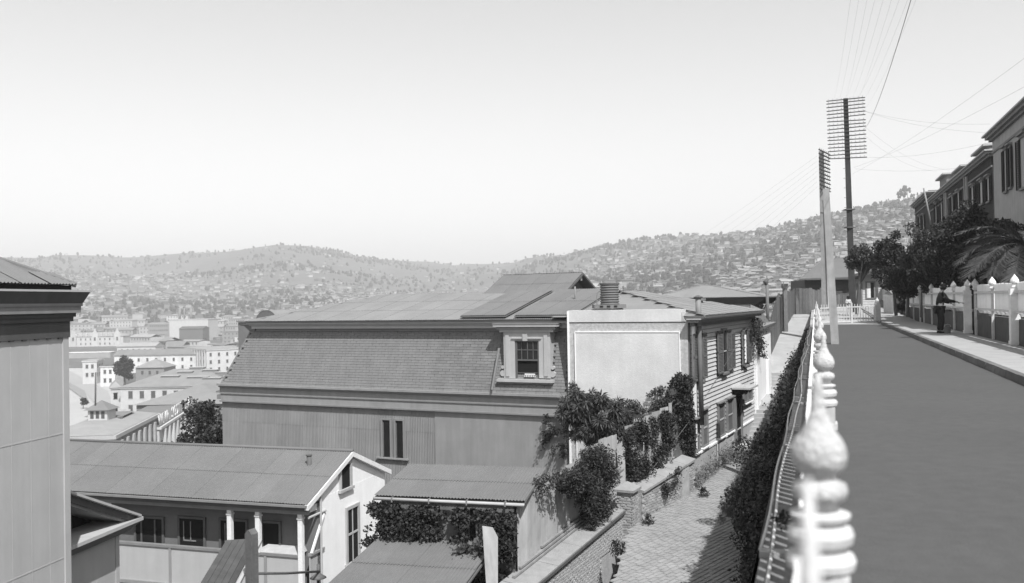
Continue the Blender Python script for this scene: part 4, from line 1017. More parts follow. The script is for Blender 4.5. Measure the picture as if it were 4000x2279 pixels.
# ================================================================== hip roofed pavilion behind, white wall, board fence
KF = Fr(*FH.w(.3, 22, 0)[:2], -26.2)
K1 = pt(2545, 1161, 56); K2 = pt(2990, 1166, 50); ax = Vector((K2.x - K1.x, K2.y - K1.y, 0)); wk = ax.length
KF = Fr(8.41, 54, -26.2); wk = 6.72
KH = thing('hip_roofed_house', KF.w(wk / 2, 3, -3), 'low white house with pale hipped iron roof behind the clapboard house', 'house')
zk = 1.56; D_ = 5
bx(KF, 'eave', M['trimmid'], KH, (0, 0, zk - .07, wk, D_, zk)); 
b = MB(KF); b.hexa([(.3, .35, zk - .45), (wk - .55, .35, zk - .45), (wk - .5, D_ - .3, zk - .45), (.3, D_ - .3, zk - .45)], [(0, .05, zk - .07), (wk, .05, zk - .07), (wk, D_, zk - .07), (0, D_, zk - .07)]); b.build('soffit', M['trimdark'], KH)
ku0 = KF.hit(2600, 1200, .5)[0]; ku1 = KF.hit(2930, 1200, .5)[0]
bx(KF, 'wall', M['whitewall'], KH, (ku0, .5, -8, ku1, D_ - .6, zk - .2)); bx(KF, 'gutter', M['bandlight'], KH, (-.02, -.06, zk - .02, wk + .02, .0, zk + .03))
apx = KF.hit(2758, 1116, 2.5); 
ru0, ru1, rz3 = apx[0] - .25, apx[0] + .25, apx[1]
UU = Vector((KF.A.x, KF.A.y, 0)) * wk; VV = Vector((KF.B.x, KF.B.y, 0)) * 2.5 + Z3 * (rz3 - zk)
def trk(f):
    u = wk * f; return (0, max(.02, min(1, u / ru0, (wk - u) / (wk - ru1))))
sheets(KH, KF.w(0, 0, zk), UU, VV, 14, 1, M['zincroof'], trim=trk)
b = MB(KF); q0, q1, q2, q3, a0, a1 = (0, 0, zk), (wk, 0, zk), (wk, D_, zk), (0, D_, zk), (ru0, 2.5, rz3), (ru1, 2.5, rz3)
b.poly([q0, q1, a1, a0]); b.poly([q1, q2, a1]); b.poly([q2, q3, a0, a1]); b.poly([q3, q0, a0]); b.build('roof', M['zincroof'], KH)
b = MB(KF); b.tube([q0, a0, a1, q1], .05, 5); b.build('ridge_cap', M['zincroof'], KH)
for k in range(3): 
    p = KF.w(wk - .35 + .06 * k, .4 + k * .5, zk - .5); b = MB(); b.tube([p, p + Vector((-.1, .05, -.25)), p + Vector((-.25, .1, -.35))], .06, 5); b.build('eave_bracket', M['trimdark'], KH)
# white wall past the clapboard house
v3 = FH.hitu(3011, 1350, .0)[0]
WW = thing('white_alley_wall', FH.w(0, (VF + v3) / 2, -3), 'whitewashed wall with a sagging dark coping continuing the alley after the clapboard house', 'wall')
b = MB(FH); z0 = FH.hitu(2950, 1282, .0)[1]; z1 = FH.hitu(3011, 1268)[1]
b.hexa([(-.4, VF + .04, -6), (.0, VF + .04, -6), (.0, v3, -6), (-.4, v3, -6)], [(-.4, VF + .04, z0), (.0, VF + .04, z0), (.0, v3, z1), (-.4, v3, z1)]); b.build('wall_body', M['whitewall'], WW)
bx(FH, 'pilaster', M['whitewall'], WW, (.0, VF + .05, -6, .12, VF + .7, -.6), (.0, VF + 2.9, -6, .1, VF + 3.4, FH.hitu(2985, 1408)[1]))
b = MB(FH); b.hexa([(-.5, VF + .1, z0 - .12), (.16, VF + .1, z0 - .2), (.2, v3, z1 - .05), (-.5, v3, z1)], [(-.5, VF + .1, z0 + .1), (.2, VF + .1, z0 + .0), (.26, v3 + .2, z1 + .12), (-.5, v3 + .2, z1 + .16)]); b.build('coping', M['trimmid'], WW)
b = MB(); pz = [pt(2932, 1190, 44), pt(2968, 1206, 44), pt(3012, 1268, 44.6), pt(2950, 1285, 43.5), pt(2930, 1240, 43.5)]
b.slab([tuple(q) for q in pz], (0, .12, 0)); props(b.build('iron_sheet', M['zincmid']), 'bent flat iron sheet leaning above the whitewashed alley wall', 'metal sheet')
p0 = pt(3000, 1262, 47.5); p1 = pt(2996, 1110, 47.5)
t = thing('chimney_pipe', p0, 'thin stove pipe with a hooded cowl rising beside the board fence', 'pipe')
b = MB(); b.tube([p0 - Vector((0, 0, .5)), p1], .085, 10); b.build('pipe', M['zincmid'], t, smooth=True)
b = MB(); b.tube([p1, p1 + Vector((-.08, 0, .12)), p1 + Vector((.05, 0, .28))], [.12, .14, .06], 8); b.tube([p1 + Vector((.0, 0, .2)), p1 + Vector((.0, 0, .42))], .02, 5); b.build('cowl', M['trimdark'], t)
# board fence up the alley
BF = thing('alley_board_fence', Vector((14.5, 52, -1)), 'tall dark weathered board fence climbing the left side of the upper alley', 'fence')
path = [(3011, 47.5, 1392, 1262), (3025, 50, 1352, 1210), (3039, 53, 1318, 1160), (3046, 55, 1305, 1152), (3075, 60, 1247, 1142), (3100, 66, 1215, 1137), (3109, 68, 1208, 1128), (3175, 69, 1206, 1130), (3215, 70, 1200, 1128)]
for (x0, d0, b0, t0), (x1, d1, b1, t1) in zip(path, path[1:]):
    P0 = pt(x0, b0, d0); P1 = pt(x1, b1, d1); T0 = pt(x0, t0, d0); T1 = pt(x1, t1, d1)
    n = max(1, round((P1 - P0).length / .42))
    for k in range(n):
        a, c = k / n, (k + .93) / n; p0 = P0.lerp(P1, a); p1 = P0.lerp(P1, c); zt_ = T0.z + (T1.z - T0.z) * (a + c) / 2 + rnd.uniform(-.12, .12)
        q = MB(); q.slab([(p0.x, p0.y, p0.z - .5), (p1.x, p1.y, p1.z - .5), (p1.x, p1.y, zt_ - rnd.uniform(0, .05)), (p0.x, p0.y, zt_)], (-.03, .03, 0)); q.build('board', M['wood'], BF)
b = MB(); p0 = pt(3066, 1140, 56.5); b.box(p0.x - .12, p0.y - .12, -1, p0.x + .12, p0.y + .12, p0.z + .2); b.box(p0.x - .17, p0.y - .17, p0.z + .2, p0.x + .17, p0.y + .17, p0.z + .5); props(b.build('fence_post', M['wood']), 'thick dark post with a block on top rising above the alley board fence', 'post')
b = MB(); q = pt(3066, 1243, 64); b.box(q.x, q.y - .2, -.6, q.x + 1.8, q.y + .2, q.z + .08); props(b.build('stone_kerb_step', M['path']), 'low stone step across the top of the alley', 'step')
# ================================================================== boarded house past the gate
rnd = random.Random(41)
DF = Fr(*pt(3145, 1200, 78)[:2], -6)
DH = thing('boarded_house', DF.w(4, 3, .3), 'clapboard cottage with shade-toned left half and broad low roof past the end gate', 'house')
wd = DF.hit(3452, 1150)[0]; us = DF.hit(3322, 1150)[0]; ze = DF.hit(3200, 1092)[1]
bx(DF, 'wall_core', M['shadeclap'], DH, (0, .02, -.5, us, 6, ze)); bx(DF, 'wall_core', M['clap'], DH, (us, .02, -.5, wd, 6, ze + .6))
z = .1
while z < ze - .05:
    q = MB(DF); q.hexa([(0, .0, z), (us, .0, z), (us, .03, z), (0, .03, z)], [(0, .02, z + .2), (us, .02, z + .2), (us, .04, z + .2), (0, .04, z + .2)]); q.build('clapboard', M['shadeclap'], DH)
    q = MB(DF); q.hexa([(us, .0, z), (wd, .0, z), (wd, .03, z), (us, .03, z)], [(us, .02, z + .2), (wd, .02, z + .2), (wd, .04, z + .2), (us, .04, z + .2)]); q.build('clapboard', M['clap'], DH); z += .215
ap = DF.hit(3320, 1000, 5)
b = MB(DF); rl = DF.hit(3122, 1090, -.5)[0]
b.hexa([(rl, -.6, ze + .0), (us + .6, -.6, ze + .1), (us + 1.5, 5, ap[1] - .1), (rl + 3.2, 5, ap[1] - .5)], [(rl, -.6, ze + .09), (us + .6, -.6, ze + .18), (us + 1.5, 5, ap[1]), (rl + 3.2, 5, ap[1] - .4)]); b.build('roof', M['zincmid'], DH)
b = MB(DF); b.box(rl, -.66, ze - .06, us + .5, -.6, ze + .06); b.build('gutter', M['trimdark'], DH)
b = MB(DF); b.hexa([(us - .2, -.9, ze + .1), (wd + .4, -.9, ze + .6), (wd + .4, 4, ze + .9), (us - .2, 4, ze + .4)], [(us - .2, -.9, ze + .25), (wd + .4, -.9, ze + 1.0), (wd + .4, 4, ze + 1.3), (us - .2, 4, ze + .55)]); b.build('porch_roof', M['trimshadow'], DH)
for a, b_, yt, yb, nm, mm in ((3342, 3368, 1108, 1196, 'door', 'trimdark'), (3380, 3418, 1100, 1168, 'window', 'trimdark')):
    u0_, z1_ = DF.hit(a, yt); u1_ = DF.hit(b_, yt)[0]; z0_ = DF.hit(a, yb)[1]
    o = bx(DF, nm, M['trimmid'], DH, (u0_, -.06, z0_, u0_ + .12, 0, z1_), (u1_ - .12, -.06, z0_, u1_, 0, z1_), (u0_ + .12, -.06, z1_ - .12, u1_ - .12, 0, z1_), (u0_ + .12, -.06, z0_, u1_ - .12, 0, z0_ + .08))
    if nm == 'window': bx(DF, 'curtain_blind', M['white'], o, (u0_ + .12, -.03, z0_ + .08, u0_ + .42, -.02, z1_ - .12)); bx(DF, 'glass_pane', M['glass'], o, (u0_ + .42, -.03, z0_ + .08, u1_ - .12, -.02, z1_ - .12))
    else: bx(DF, 'door_panel', M['trimdark'], o, (u0_ + .12, -.03, z0_ + .08, u1_ - .12, -.02, z1_ - .12))
bx(DF, 'porch_post', M['white'], DH, (wd - .3, -.8, 0, wd - .1, -.65, ze + .5))
q = MB(DF)
for k in range(3): a = DF.hit(3281 + k * 7, 1150, -.7); q.box(a[0], -.74, .3, a[0] + .09, -.7, DF.hit(3281, 1153, -.7)[1])
props(q.build('dark_bars', M['dark']), 'three dark bars in the low fence before the boarded cottage', 'bars', kind=None)
rnd2 = random.Random(6)
LPF = thing('low_paling', DF.w(0, -1.2, .3), 'low weathered paling in front of the boarded cottage', 'fence')
u = DF.hit(3176, 1200, -1.2)[0]
while u < DF.hit(3330, 1200, -1.2)[0]:
    q = MB(DF); q.box(u, -1.22, -.2, u + .17, -1.19, DF.hit(3200, 1153, -1.2)[1] + rnd2.uniform(-.04, .04)); q.build('board', M['wood'], LPF); u += .19

# ================================================================== long house with veranda, lower left
F2 = Fr(-5.9, 25.5, -17.5)
VH = thing('veranda_house', F2.w(-6, 2.5, -9), 'long low whitewashed house with corrugated roof and open veranda at lower left', 'house')
ze, zp_, hw = -4.12, -3.08, 2.5
UL2 = -13.0
a3 = Vector((F2.A.x, F2.A.y, 0)); b3_ = Vector((F2.B.x, F2.B.y, 0))
sheets(VH, F2.w(UL2, -.22, ze), a3 * (-UL2 + .12), b3_ * (hw + .22) + Z3 * (zp_ - ze), 17, 2, M['zincmid'], pitch=.082, amp=.014)
sheets(VH, F2.w(UL2, 2 * hw + .2, ze), a3 * (-UL2 + .12), b3_ * -(hw + .2) + Z3 * (zp_ - ze), 17, 1, M['zincmid'])
b = MB(F2); b.tube([(UL2, hw, zp_ + .035), (.14, hw, zp_ + .035)], .055, 8); b.build('ridge_cap', M['zincmid'], VH, smooth=True)
b = MB(F2); b.hexa([(UL2, -.1, ze - .04), (-.004, -.1, ze - .04), (-.004, 2 * hw, ze - .04), (UL2, 2 * hw, ze - .04)], [(UL2, hw - .01, zp_ - .07), (-.004, hw - .01, zp_ - .07), (-.004, hw + .01, zp_ - .07), (UL2, hw + .01, zp_ - .07)]); b.build('attic', M['whitewall'], VH)
for s_ in (-1, 1):
    b = MB(F2); v0 = hw + s_ * (hw + .22)
    b.hexa([(.03, v0, ze - .16), (.15, v0, ze - .16), (.15, hw, zp_ - .14), (.03, hw, zp_ - .14)], [(.03, v0, ze - .01), (.15, v0, ze - .01), (.15, hw, zp_ + .01), (.03, hw, zp_ + .01)]); b.build('barge_board', M['white'], VH)
bx(F2, 'gutter', M['trimmid'], VH, (UL2, -.30, ze - .08, .1, -.22, ze - .02)); bx(F2, 'fascia', M['trimdark'], VH, (UL2, -.2, ze - .2, .05, -.16, ze - .03))
bx(F2, 'veranda_beam', M['band'], VH, (UL2, -.06, ze - .33, .03, .06, ze - .2))
bx(F2, 'veranda_ceiling', M['trimshadow'], VH, (UL2, .06, ze - .12, 0, .65, ze - .05))  # ceiling colour darkened to deepen the shade inside
def f2(px, py, v=0): return F2.hit(px, py, v)
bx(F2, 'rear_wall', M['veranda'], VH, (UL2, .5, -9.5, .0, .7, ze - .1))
bx(F2, 'gable_wall', M['whitewall'], VH, (-.2, .8, -9.5, .0, 2 * hw, ze - .02), (-.2, 0, ze - .3, .0, .8, ze - .04))
bx(F2, 'back_wall', M['whitewall'], VH, (UL2, 2 * hw - .2, -9.5, -.2, 2 * hw, ze))
for a, b_, yt, yb in ((527, 643, 2012, 2136), (697, 805, 2014, 2146), (858, 970, 2022, 2150), (1022, 1100, 2032, 2140)):
    u0_, z1_ = f2(a, yt, .5); u1_ = f2(b_, yt, .5)[0]; z0_ = z1_ - 2.0
    o = bx(F2, 'doorway', M['trimdark'], VH, (u0_, 0.44, z0_, u0_ + .07, .5, z1_), (u1_ - .07, 0.44, z0_, u1_, .5, z1_), (u0_ + .07, 0.44, z1_ - .07, u1_ - .07, .5, z1_))
    bx(F2, 'dark_opening', M['dark'], o, (u0_ + .07, .47, z0_, u1_ - .07, .495, z1_ - .07))
    if a == 697 or a == 858:
        uu = u0_ + .2; bx(F2, 'window_sash', M['trimmid'], o, (uu, .45, z1_ - .75, uu + .45, 0.468, z1_ - .71), (uu, .45, z1_ - .75, uu + .03, 0.468, z1_ - .15), (uu + .25, .45, z1_ - .75, uu + .28, 0.468, z1_ - .15))
    elif a == 527: bx(F2, 'door_leaf', M['trimdark'], o, (u0_ + .25, 0.44, z0_, u0_ + .3, 0.468, z1_ - .1), (u1_ - .35, 0.44, z0_, u1_ - .3, 0.468, z1_ - .1))
for px in (422, 899, 1009, 1175):
    u_ = f2(px, 2050)[0]; b = MB(F2); b.box(u_ - .07, -.06, -9 if px == 1175 else -5.7, u_ + .07, .07, ze - .33); b.box(u_ - .09, -.08, ze - .47, u_ + .09, .09, ze - .42); b.build('veranda_post', M['white'], VH)
u_r = f2(1175, 2050)[0]
zr = F2.hit(1175, 2172)[1]; zl2 = zr - 1.1
bx(F2, 'rail_cap', M['trimmid'], VH, (UL2, -.07, zr - .05, u_r - .07, .08, zr + .02)); bx(F2, 'balustrade_panel', M['towerwall'], VH, (UL2, -.03, zl2, u_r - .07, .0, zr - .05))
bx(F2, 'lower_rail', M['band'], VH, (UL2, -.09, zl2 - .1, u_r - .07, .05, zl2)); bx(F2, 'lower_wall', M['towerwall'], VH, (UL2, .02, -9.5, u_r - .07, .1, zl2 - .1))
for px in (455, 668, 1040):
    u_ = f2(px, 2180)[0]; bx(F2, 'panel_batten', M['band'], VH, (u_ - .04, -.06, zl2, u_ + .04, -.03, zr - .05))
bx(F2, 'veranda_floor', M['wood'], VH, (UL2, .1, zl2 - .1, 0, .62, zl2 - .02))
bx(F2, 'end_panel', M['towerwall'], VH, (-.04, .1, -9.5, .0, .8, zr - .02)); bx(F2, 'end_rail', M['band'], VH, (-.07, .07, zr - .02, .05, .85, zr + .05))
b = MB(F2); b.tube([(.03, .85, ze - .5), (.03, .12, zr + .05)], .045, 4); b.build('brace', M['white'], VH)
b = MB(F2); b.tube([(.03, -.02, ze - .42), (.03, .95, ze - .42)], .035, 8); b.build('end_beam', M['bandlight'], VH)
b = MB(F2); vv = F2.hitu(1246, 2000)[0]; b.tube([(.06, vv, ze + .05), (.06, vv, -7.6)], .035, 8); b.build('downpipe', M['bandlight'], VH)
# deck lid on the veranda parapet
b = MB(F2); uA = f2(1000, 2170, .1)[0]; b.hexa([(uA, .0, zr), (u_r - .1, .0, zr), (u_r - .1, .8, zr), (uA + .1, .8, zr)], [(uA, .0, zr + .02), (u_r - .1, .0, zr + .02), (u_r - .2, .8, zr + .2), (uA + .3, .8, zr + .2)]); props(b.build('bench_lid', M['plasterg']), 'pale slanting lid resting on the veranda parapet next to the corner post', 'lid')
def g2(px, py): return F2.hitu(px, py, .0)
def gwin(xa, xb, yt, yb, yb2):
    v0, z1_ = g2(xa, yt); v1, _ = g2(xb, yt); z0_ = g2(xa, yb)[1]
    o = bx(F2, 'window', M['plasterg'], VH, (.0, v0, z0_, .06, v0 + .1, z1_), (.0, v1 - .1, z0_, .06, v1, z1_), (.0, v0 + .1, z1_ - .1, .06, v1 - .1, z1_))
    bx(F2, 'window_sill', M['plasterg'], o, (.0, v0 - .06, z0_ - .08, .1, v1 + .06, z0_))
    bx(F2, 'glass_pane', M['dark'], o, (.005, v0 + .1, z0_, .015, v1 - .1, z1_ - .1))
    return o, v0, v1, z0_, z1_
gwin(1322, 1370, 1812, 1918, 0)
o, v0, v1, z0_, z1_ = gwin(1347, 1400, 1985, 2208, 0)
bx(F2, 'sash_bar', M['bandlight'], o, (.015, v0 + .1, (z0_ + z1_) / 2 - .03, .04, v1 - .1, (z0_ + z1_) / 2 + .03), (.015, (v0 + v1) / 2 - .02, z0_, .035, (v0 + v1) / 2 + .02, z1_ - .1))
# flue on the roof
p = pt(1212, 1876, 27.4)
t = thing('roof_flue', p, 'short black flue pipe standing on the roof of the veranda house', 'flue')
b = MB(); b.tube([p - Vector((0, 0, .15)), pt(1207, 1780, 27.4)], .075, 10); b.build('pipe', M['trimdark'], t, smooth=True)
b = MB(); q = pt(1207, 1780, 27.4); b.lathe(tuple(q), [(.07, -.02), (.10, 0), (.10, .03), (.06, .04)], 10); b.build('rim', M['iron'], t)
b = MB(); q = pt(1200, 1862, 27.2); b.tube([q, q + Vector((-.03, -.08, .06))], .05, 6); b.build('flashing', M['iron'], t)

# ================================================================== lean-to shed with vines and lower roof
F3 = Fr(.0, 21.5, -14)
SHD = thing('lean_to_shed', F3.w(-2, 1, -9), 'small corrugated roofed shed with a vine covered front beside the retaining wall', 'shed')
a3 = Vector((F3.A.x, F3.A.y, 0)); b3_ = Vector((F3.B.x, F3.B.y, 0))
ul_, zel = F3.hit(1462, 1937, -.15); ur_, zer = F3.hit(2050, 1958, -.15); zee = (zel + zer) / 2; zrr = F3.hit(1800, 1822, 2.3)[1]
sheets(SHD, F3.w(ul_, -.15, zee), a3 * (ur_ - ul_), b3_ * 2.45 + Z3 * (zrr - zee), 5, 2, M['zincmid'], amp=.013)
b = MB(F3); b.hexa([(ul_, -.1, zee - .06), (ur_, -.1, zee - .06), (ur_, 2.3, zrr - .06), (ul_, 2.3, zrr - .06)], [(ul_, -.1, zee - .03), (ur_, -.1, zee - .03), (ur_, 2.3, zrr - .03), (ul_, 2.3, zrr - .03)]); b.build('roof_deck', M['zincmid'], SHD)
b = MB(F3); b.tube([(ul_, -.2, zee - .06), (ur_, -.2, zee - .08)], .04, 8); b.build('gutter', M['bandlight'], SHD, smooth=True)
for k in range(4): uu = ul_ + (ur_ - ul_) * (k + .5) / 4; bx(F3, 'gutter_bracket', M['trimmid'], SHD, (uu, -.25, zee - .13, uu + .03, -.1, zee - .01))
bx(F3, 'front_wall', M['wood'], SHD, (ul_ + .12, .0, -9, -.05, .1, zee - .08)); bx(F3, 'back_wall', M['wood'], SHD, (ul_ + .12, 2.1, -9, -.05, 2.2, zrr - .08))
bx(F3, 'door_gap', M['dark'], SHD, (F3.hit(1838, 2000)[0], -.04, -7, F3.hit(1858, 2000)[0], .0, F3.hit(1838, 1985)[1])); bx(F3, 'door_post', M['trimmid'], SHD, (F3.hit(1860, 2000)[0], -.06, -7, F3.hit(1866, 2000)[0], -.0, F3.hit(1838, 1985)[1]))
# lower roof toward the camera
lo, lz = F3.hit(1480, 2106, -.12)
LR = thing('lower_roof', F3.w(-2, -2, -5), 'lower corrugated iron roof running under the vine wall toward the bottom edge', 'roof')
ulr = lo; urr = F3.hit(1935, 2110, -.12)[0]
sheets(LR, F3.w(ulr, -5.0, lz - .42), a3 * (urr - ulr), b3_ * 4.88 + Z3 * .42, 4, 3, M['zincmid'], amp=.013, lap=.012)
b = MB(F3); b.hexa([(ulr, -5, lz - .50), (urr, -5, lz - .50), (urr, -.12, lz - .08), (ulr, -.12, lz - .08)], [(ulr, -5, lz - .45), (urr, -5, lz - .45), (urr, -.12, lz - .03), (ulr, -.12, lz - .03)]); b.build('roof_deck', M['zincmid'], LR)
bx(F3, 'left_wall', M['whitewall'], LR, (ulr + .05, -4.9, -9, ulr + .15, -.1, lz - .5))
b = MB(); a = pt(1884, 2060, 20.4); c_ = pt(1940, 2060, 20.6); a2 = pt(1900, 2300, 20.0); c2_ = pt(1945, 2300, 20.2)
b.slab([tuple(a2), tuple(c2_), tuple(pt(1945, 2100, 20.5)), tuple(pt(1925, 2062, 20.5)), tuple(pt(1884, 2056, 20.4))], (0, .03, 0)); props(b.build('fence_board', M['zincfence']), 'single pale upright corrugated board standing among the vines below the shed', 'board')

# ================================================================== tower-like house at the left edge
FT = Fr(-7.96, 16, -9.7)
TH = thing('tall_left_house', FT.w(-2, -2, -9), 'tall pale board house with heavy dark bracketed cornice at the left edge', 'house')
bx(FT, 'wall', M['towerwall'], TH, (-6, -7, -9.5, 0, 0, 1.3))
bx(FT, 'corner_board', M['towerwall'], TH, (-.12, -.13, -9.5, .025, .02, 1.0))
for vv in (-.5, -.95, -1.4, -1.9, -2.4, -2.9, -3.4): bx(FT, 'seam_batten', M['towerwall'], TH, (-.01, vv, -9.5, .003, vv + .02, 1.2))
for zz in (FT.hitu(235, 1698)[1], FT.hitu(241, 2185)[1]): bx(FT, 'sheet_joint', M['towerwall'], TH, (.0, -7, zz, .005, -.14, zz + .02))
def ring(z0, z1, pr, nm, mm): return bx(FT, nm, M[mm], TH, (-6.3, -7, z0, pr, pr, z1))
z = 1.5
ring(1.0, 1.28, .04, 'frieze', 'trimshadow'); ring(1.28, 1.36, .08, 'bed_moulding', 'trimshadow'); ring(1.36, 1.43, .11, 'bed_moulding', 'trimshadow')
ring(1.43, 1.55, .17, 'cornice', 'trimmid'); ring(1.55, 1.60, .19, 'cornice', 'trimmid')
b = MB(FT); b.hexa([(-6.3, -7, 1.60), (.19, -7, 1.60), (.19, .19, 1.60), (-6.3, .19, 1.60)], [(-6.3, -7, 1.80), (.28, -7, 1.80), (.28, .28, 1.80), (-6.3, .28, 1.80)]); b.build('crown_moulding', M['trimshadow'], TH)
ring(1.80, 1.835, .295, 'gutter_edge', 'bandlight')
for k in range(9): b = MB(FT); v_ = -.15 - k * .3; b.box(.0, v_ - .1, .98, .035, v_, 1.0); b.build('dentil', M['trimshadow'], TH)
c0_ = (.12, .12, 1.93); ax_ = (-3.1, -2.6, 3.5)
b = MB(FT); b.poly([c0_, ax_, (.12, -7, 1.93)]); b.poly([(-6.3, .12, 1.93), ax_, c0_]); b.poly([(.12, -7, 1.93), ax_, (-6.3, -7, 1.93)]); b.build('roof_deck', M['zincmid'], TH)
UU = Vector((FT.B.x, FT.B.y, 0)) * 7.1; P0_ = FT.w(.14, -7, 1.93); VV = Vector(FT.w(-3.1, -7, 3.5)) - Vector(FT.w(.12, -7, 1.93))
def trt(f):
    v = -7 + 7.1 * f; return (0, max(.02, min(1, (.12 - v) / 2.72, (v + 7) / 4.4)))
sheets(TH, P0_, UU, VV, 10, 2, M['zincmid'], trim=trt, amp=.014)
b = MB(FT); b.tube([c0_, ax_], .05, 6); b.build('hip_cap', M['zincmid'], TH)
bx(FT, 'roof_curb', M['dark'], TH, (-6, -7, 1.835, .06, .06, 1.92))
# pedimented wing below
FG = Fr(-8.42, 19.0, -9.7)
GW = thing('pedimented_wing', FG.w(-1, -2, -9), 'low side wing with an open dark pediment beside the tall left house', 'house')
zc_ = -2.95
bx(FG, 'wall', M['towerwall'], GW, (-3, -5, -9.5, 0, 0, zc_ - .25))
bx(FG, 'corner_board', M['towerwall'], GW, (-.1, -.1, -9.5, .02, .02, zc_ - .3))
bx(FG, 'cornice', M['trimdark'], GW, (-3, -5, zc_ - .3, .15, .15, zc_ - .1)); bx(FG, 'cornice_top', M['bandlight'], GW, (-3, -5, zc_ - .1, .37, .36, zc_ - .03));  # pale top over dark cornice imitates light falling from above
b = MB(FG); b.hexa([(-3, -5, zc_ - .3), (.15, -5, zc_ - .3), (.15, .15, zc_ - .3), (-3, .15, zc_ - .3)], [(-3, -5, zc_ - .1), (.35, -5, zc_ - .1), (.35, .34, zc_ - .1), (-3, .34, zc_ - .1)]); b.build('crown_moulding', M['trimdark'], GW)
va, za = FG.hitu(268, 1928, .25)
sl = (za - zc_) / (va - .3)
def rake(u0_, u1_, dz0, dz1, mm, nm):
    b = MB(FG); v0_, v1_ = .3, -4.0; z = lambda v: zc_ + sl * (v - .3)
    b.hexa([(u0_, v0_, z(v0_) + dz0), (u1_, v0_, z(v0_) + dz0), (u1_, v1_, z(v1_) + dz0), (u0_, v1_, z(v1_) + dz0)], [(u0_, v0_, z(v0_) + dz1), (u1_, v0_, z(v0_) + dz1), (u1_, v1_, z(v1_) + dz1), (u0_, v1_, z(v1_) + dz1)]); return b.build(nm, M[mm], GW)
rake(-3, .37, -.02, .03, 'bandlight', 'raking_cornice'); rake(-3, .27, -.16, -.02, 'trimdark', 'raking_cornice'); rake(-3, .22, -.22, -.16, 'band', 'raking_moulding')
b = MB(FG); b.hexa([(-.6, .2, zc_ - .03), (-.5, .2, zc_ - .03), (-.5, -4, zc_ - .03), (-.6, -4, zc_ - .03)], [(-.6, .2, zc_), (-.5, .2, zc_), (-.5, -4, zc_ + sl * -4.3 - .1), (-.6, -4, zc_ + sl * -4.3 - .1)]); b.build('tympanum', M['boardsdark'], GW)  # near-black colour stands in for the shadow inside the pediment

# ================================================================== foreground boards, post, pipe
PB = thing('plank_cover', pt(900, 2200, 13), 'sloping dark plank cover leaning past the bottom edge of the veranda', 'planks')
tl, tr, bl_, br = pt(884, 2110, 14.2), pt(1010, 2103, 14.6), pt(770, 2300, 12.2), pt(912, 2290, 12.6)
for k in range(5):
    a, c = k / 5, (k + .96) / 5; q = MB(); n_ = (tr - tl).cross(bl_ - tl).normalized() * .03
    if n_.z < 0: n_ = -n_
    q.slab([tuple(bl_.lerp(br, a)), tuple(bl_.lerp(br, c)), tuple(tl.lerp(tr, c)), tuple(tl.lerp(tr, a))], tuple(-n_)); q.build('plank', M['planks'], PB)
q = MB(); q.tube([br + Vector((.03, 0, -.05)), tr + Vector((.03, 0, -.05))], .035, 4); q.build('edge_rail', M['bandlight'], PB)
p0 = pt(985, 2300, 12.9); p1 = pt(985, 2084, 12.9)
q = MB(Fr(p0.x, p0.y, -30)); q.hexa([(-.07, -.07, -9), (.07, -.07, -9), (.07, .07, -9), (-.07, .07, -9)], [(-.065, -.065, p1.z), (.065, -.065, p1.z), (.065, .065, p1.z), (-.065, .065, p1.z)]); q.hexa([(-.065, -.065, p1.z), (.065, -.065, p1.z), (.065, .065, p1.z), (-.065, .065, p1.z)], [(-.01, -.065, p1.z + .06), (.01, -.065, p1.z + .06), (.01, .065, p1.z + .06), (-.01, .065, p1.z + .06)])
props(q.build('pointed_post', M['wood']), 'thick weathered wooden post with a pointed top before the veranda', 'post')
q = MB(); q.tube([pt(1000, 2241, 14), pt(1120, 2240, 15.5), pt(1247, 2233, 17)], .022, 6); q.tube([pt(1243, 2205, 17), pt(1243, 2290, 17)], .03, 6); q.lathe(tuple(pt(1243, 2262, 17)), [(.04, 0), (.16, .02), (.10, .06), (.03, .12)], 10)
props(q.build('yard_pipe', M['iron'], smooth=True), 'thin rusty iron pipe crossing the yard at the bottom left', 'pipe')
# ================================================================== climbing plants and garden trees near the houses
def ivyon(name, label, F, v, pix, n, size, m_='leaf', depth=.12, nz=.6, sc=2.0, seed=1, cat='ivy', asp=.6, droop=False, hitu=False):
    rg = Region(F, v, pix, nz=nz, sc=sc, hitf=(F.hitu if hitu else F.hit))
    rr = random.Random(seed); b = MB()
    for _ in range(n):
        for _t in range(60):
            u = rr.uniform(rg.u0, rg.u1); z = rr.uniform(rg.z0, rg.z1)
            if rr.random() < rg(u, z): break
        else: continue
        o = abs(rr.gauss(0, depth)) + .02
        q = F.w(v + o, u, z) if hitu else F.w(u, v - o, z)
        dv = Vector((rr.gauss(0, .6), rr.gauss(0, .6), -abs(rr.gauss(.5, .5)))) if droop else None
        b.leaf(q, size * rr.uniform(.65, 1.3), rr, asp, dv)
    return props(b.build(name, M[m_]), label, cat)
ivyon('shed_vine', 'dense dark vine covering the front of the little shed under its gutter', F3, -.02, [(1452, 1962), (1520, 1972), (1830, 1990), (1835, 2140), (1780, 2150), (1740, 2128), (1640, 2140), (1560, 2118), (1480, 2125), (1430, 2175), (1425, 2120), (1450, 2040)], 15000, .085, depth=.14, nz=1.2, sc=3, seed=2)
ivyon('corner_vine', 'dark vine falling over the right corner of the shed', F3, -.02, [(1865, 1990), (2010, 1992), (2018, 2080), (2010, 2279), (1945, 2279), (1935, 2100), (1900, 2060), (1865, 2040)], 6500, .085, depth=.16, nz=.9, sc=3, seed=3)
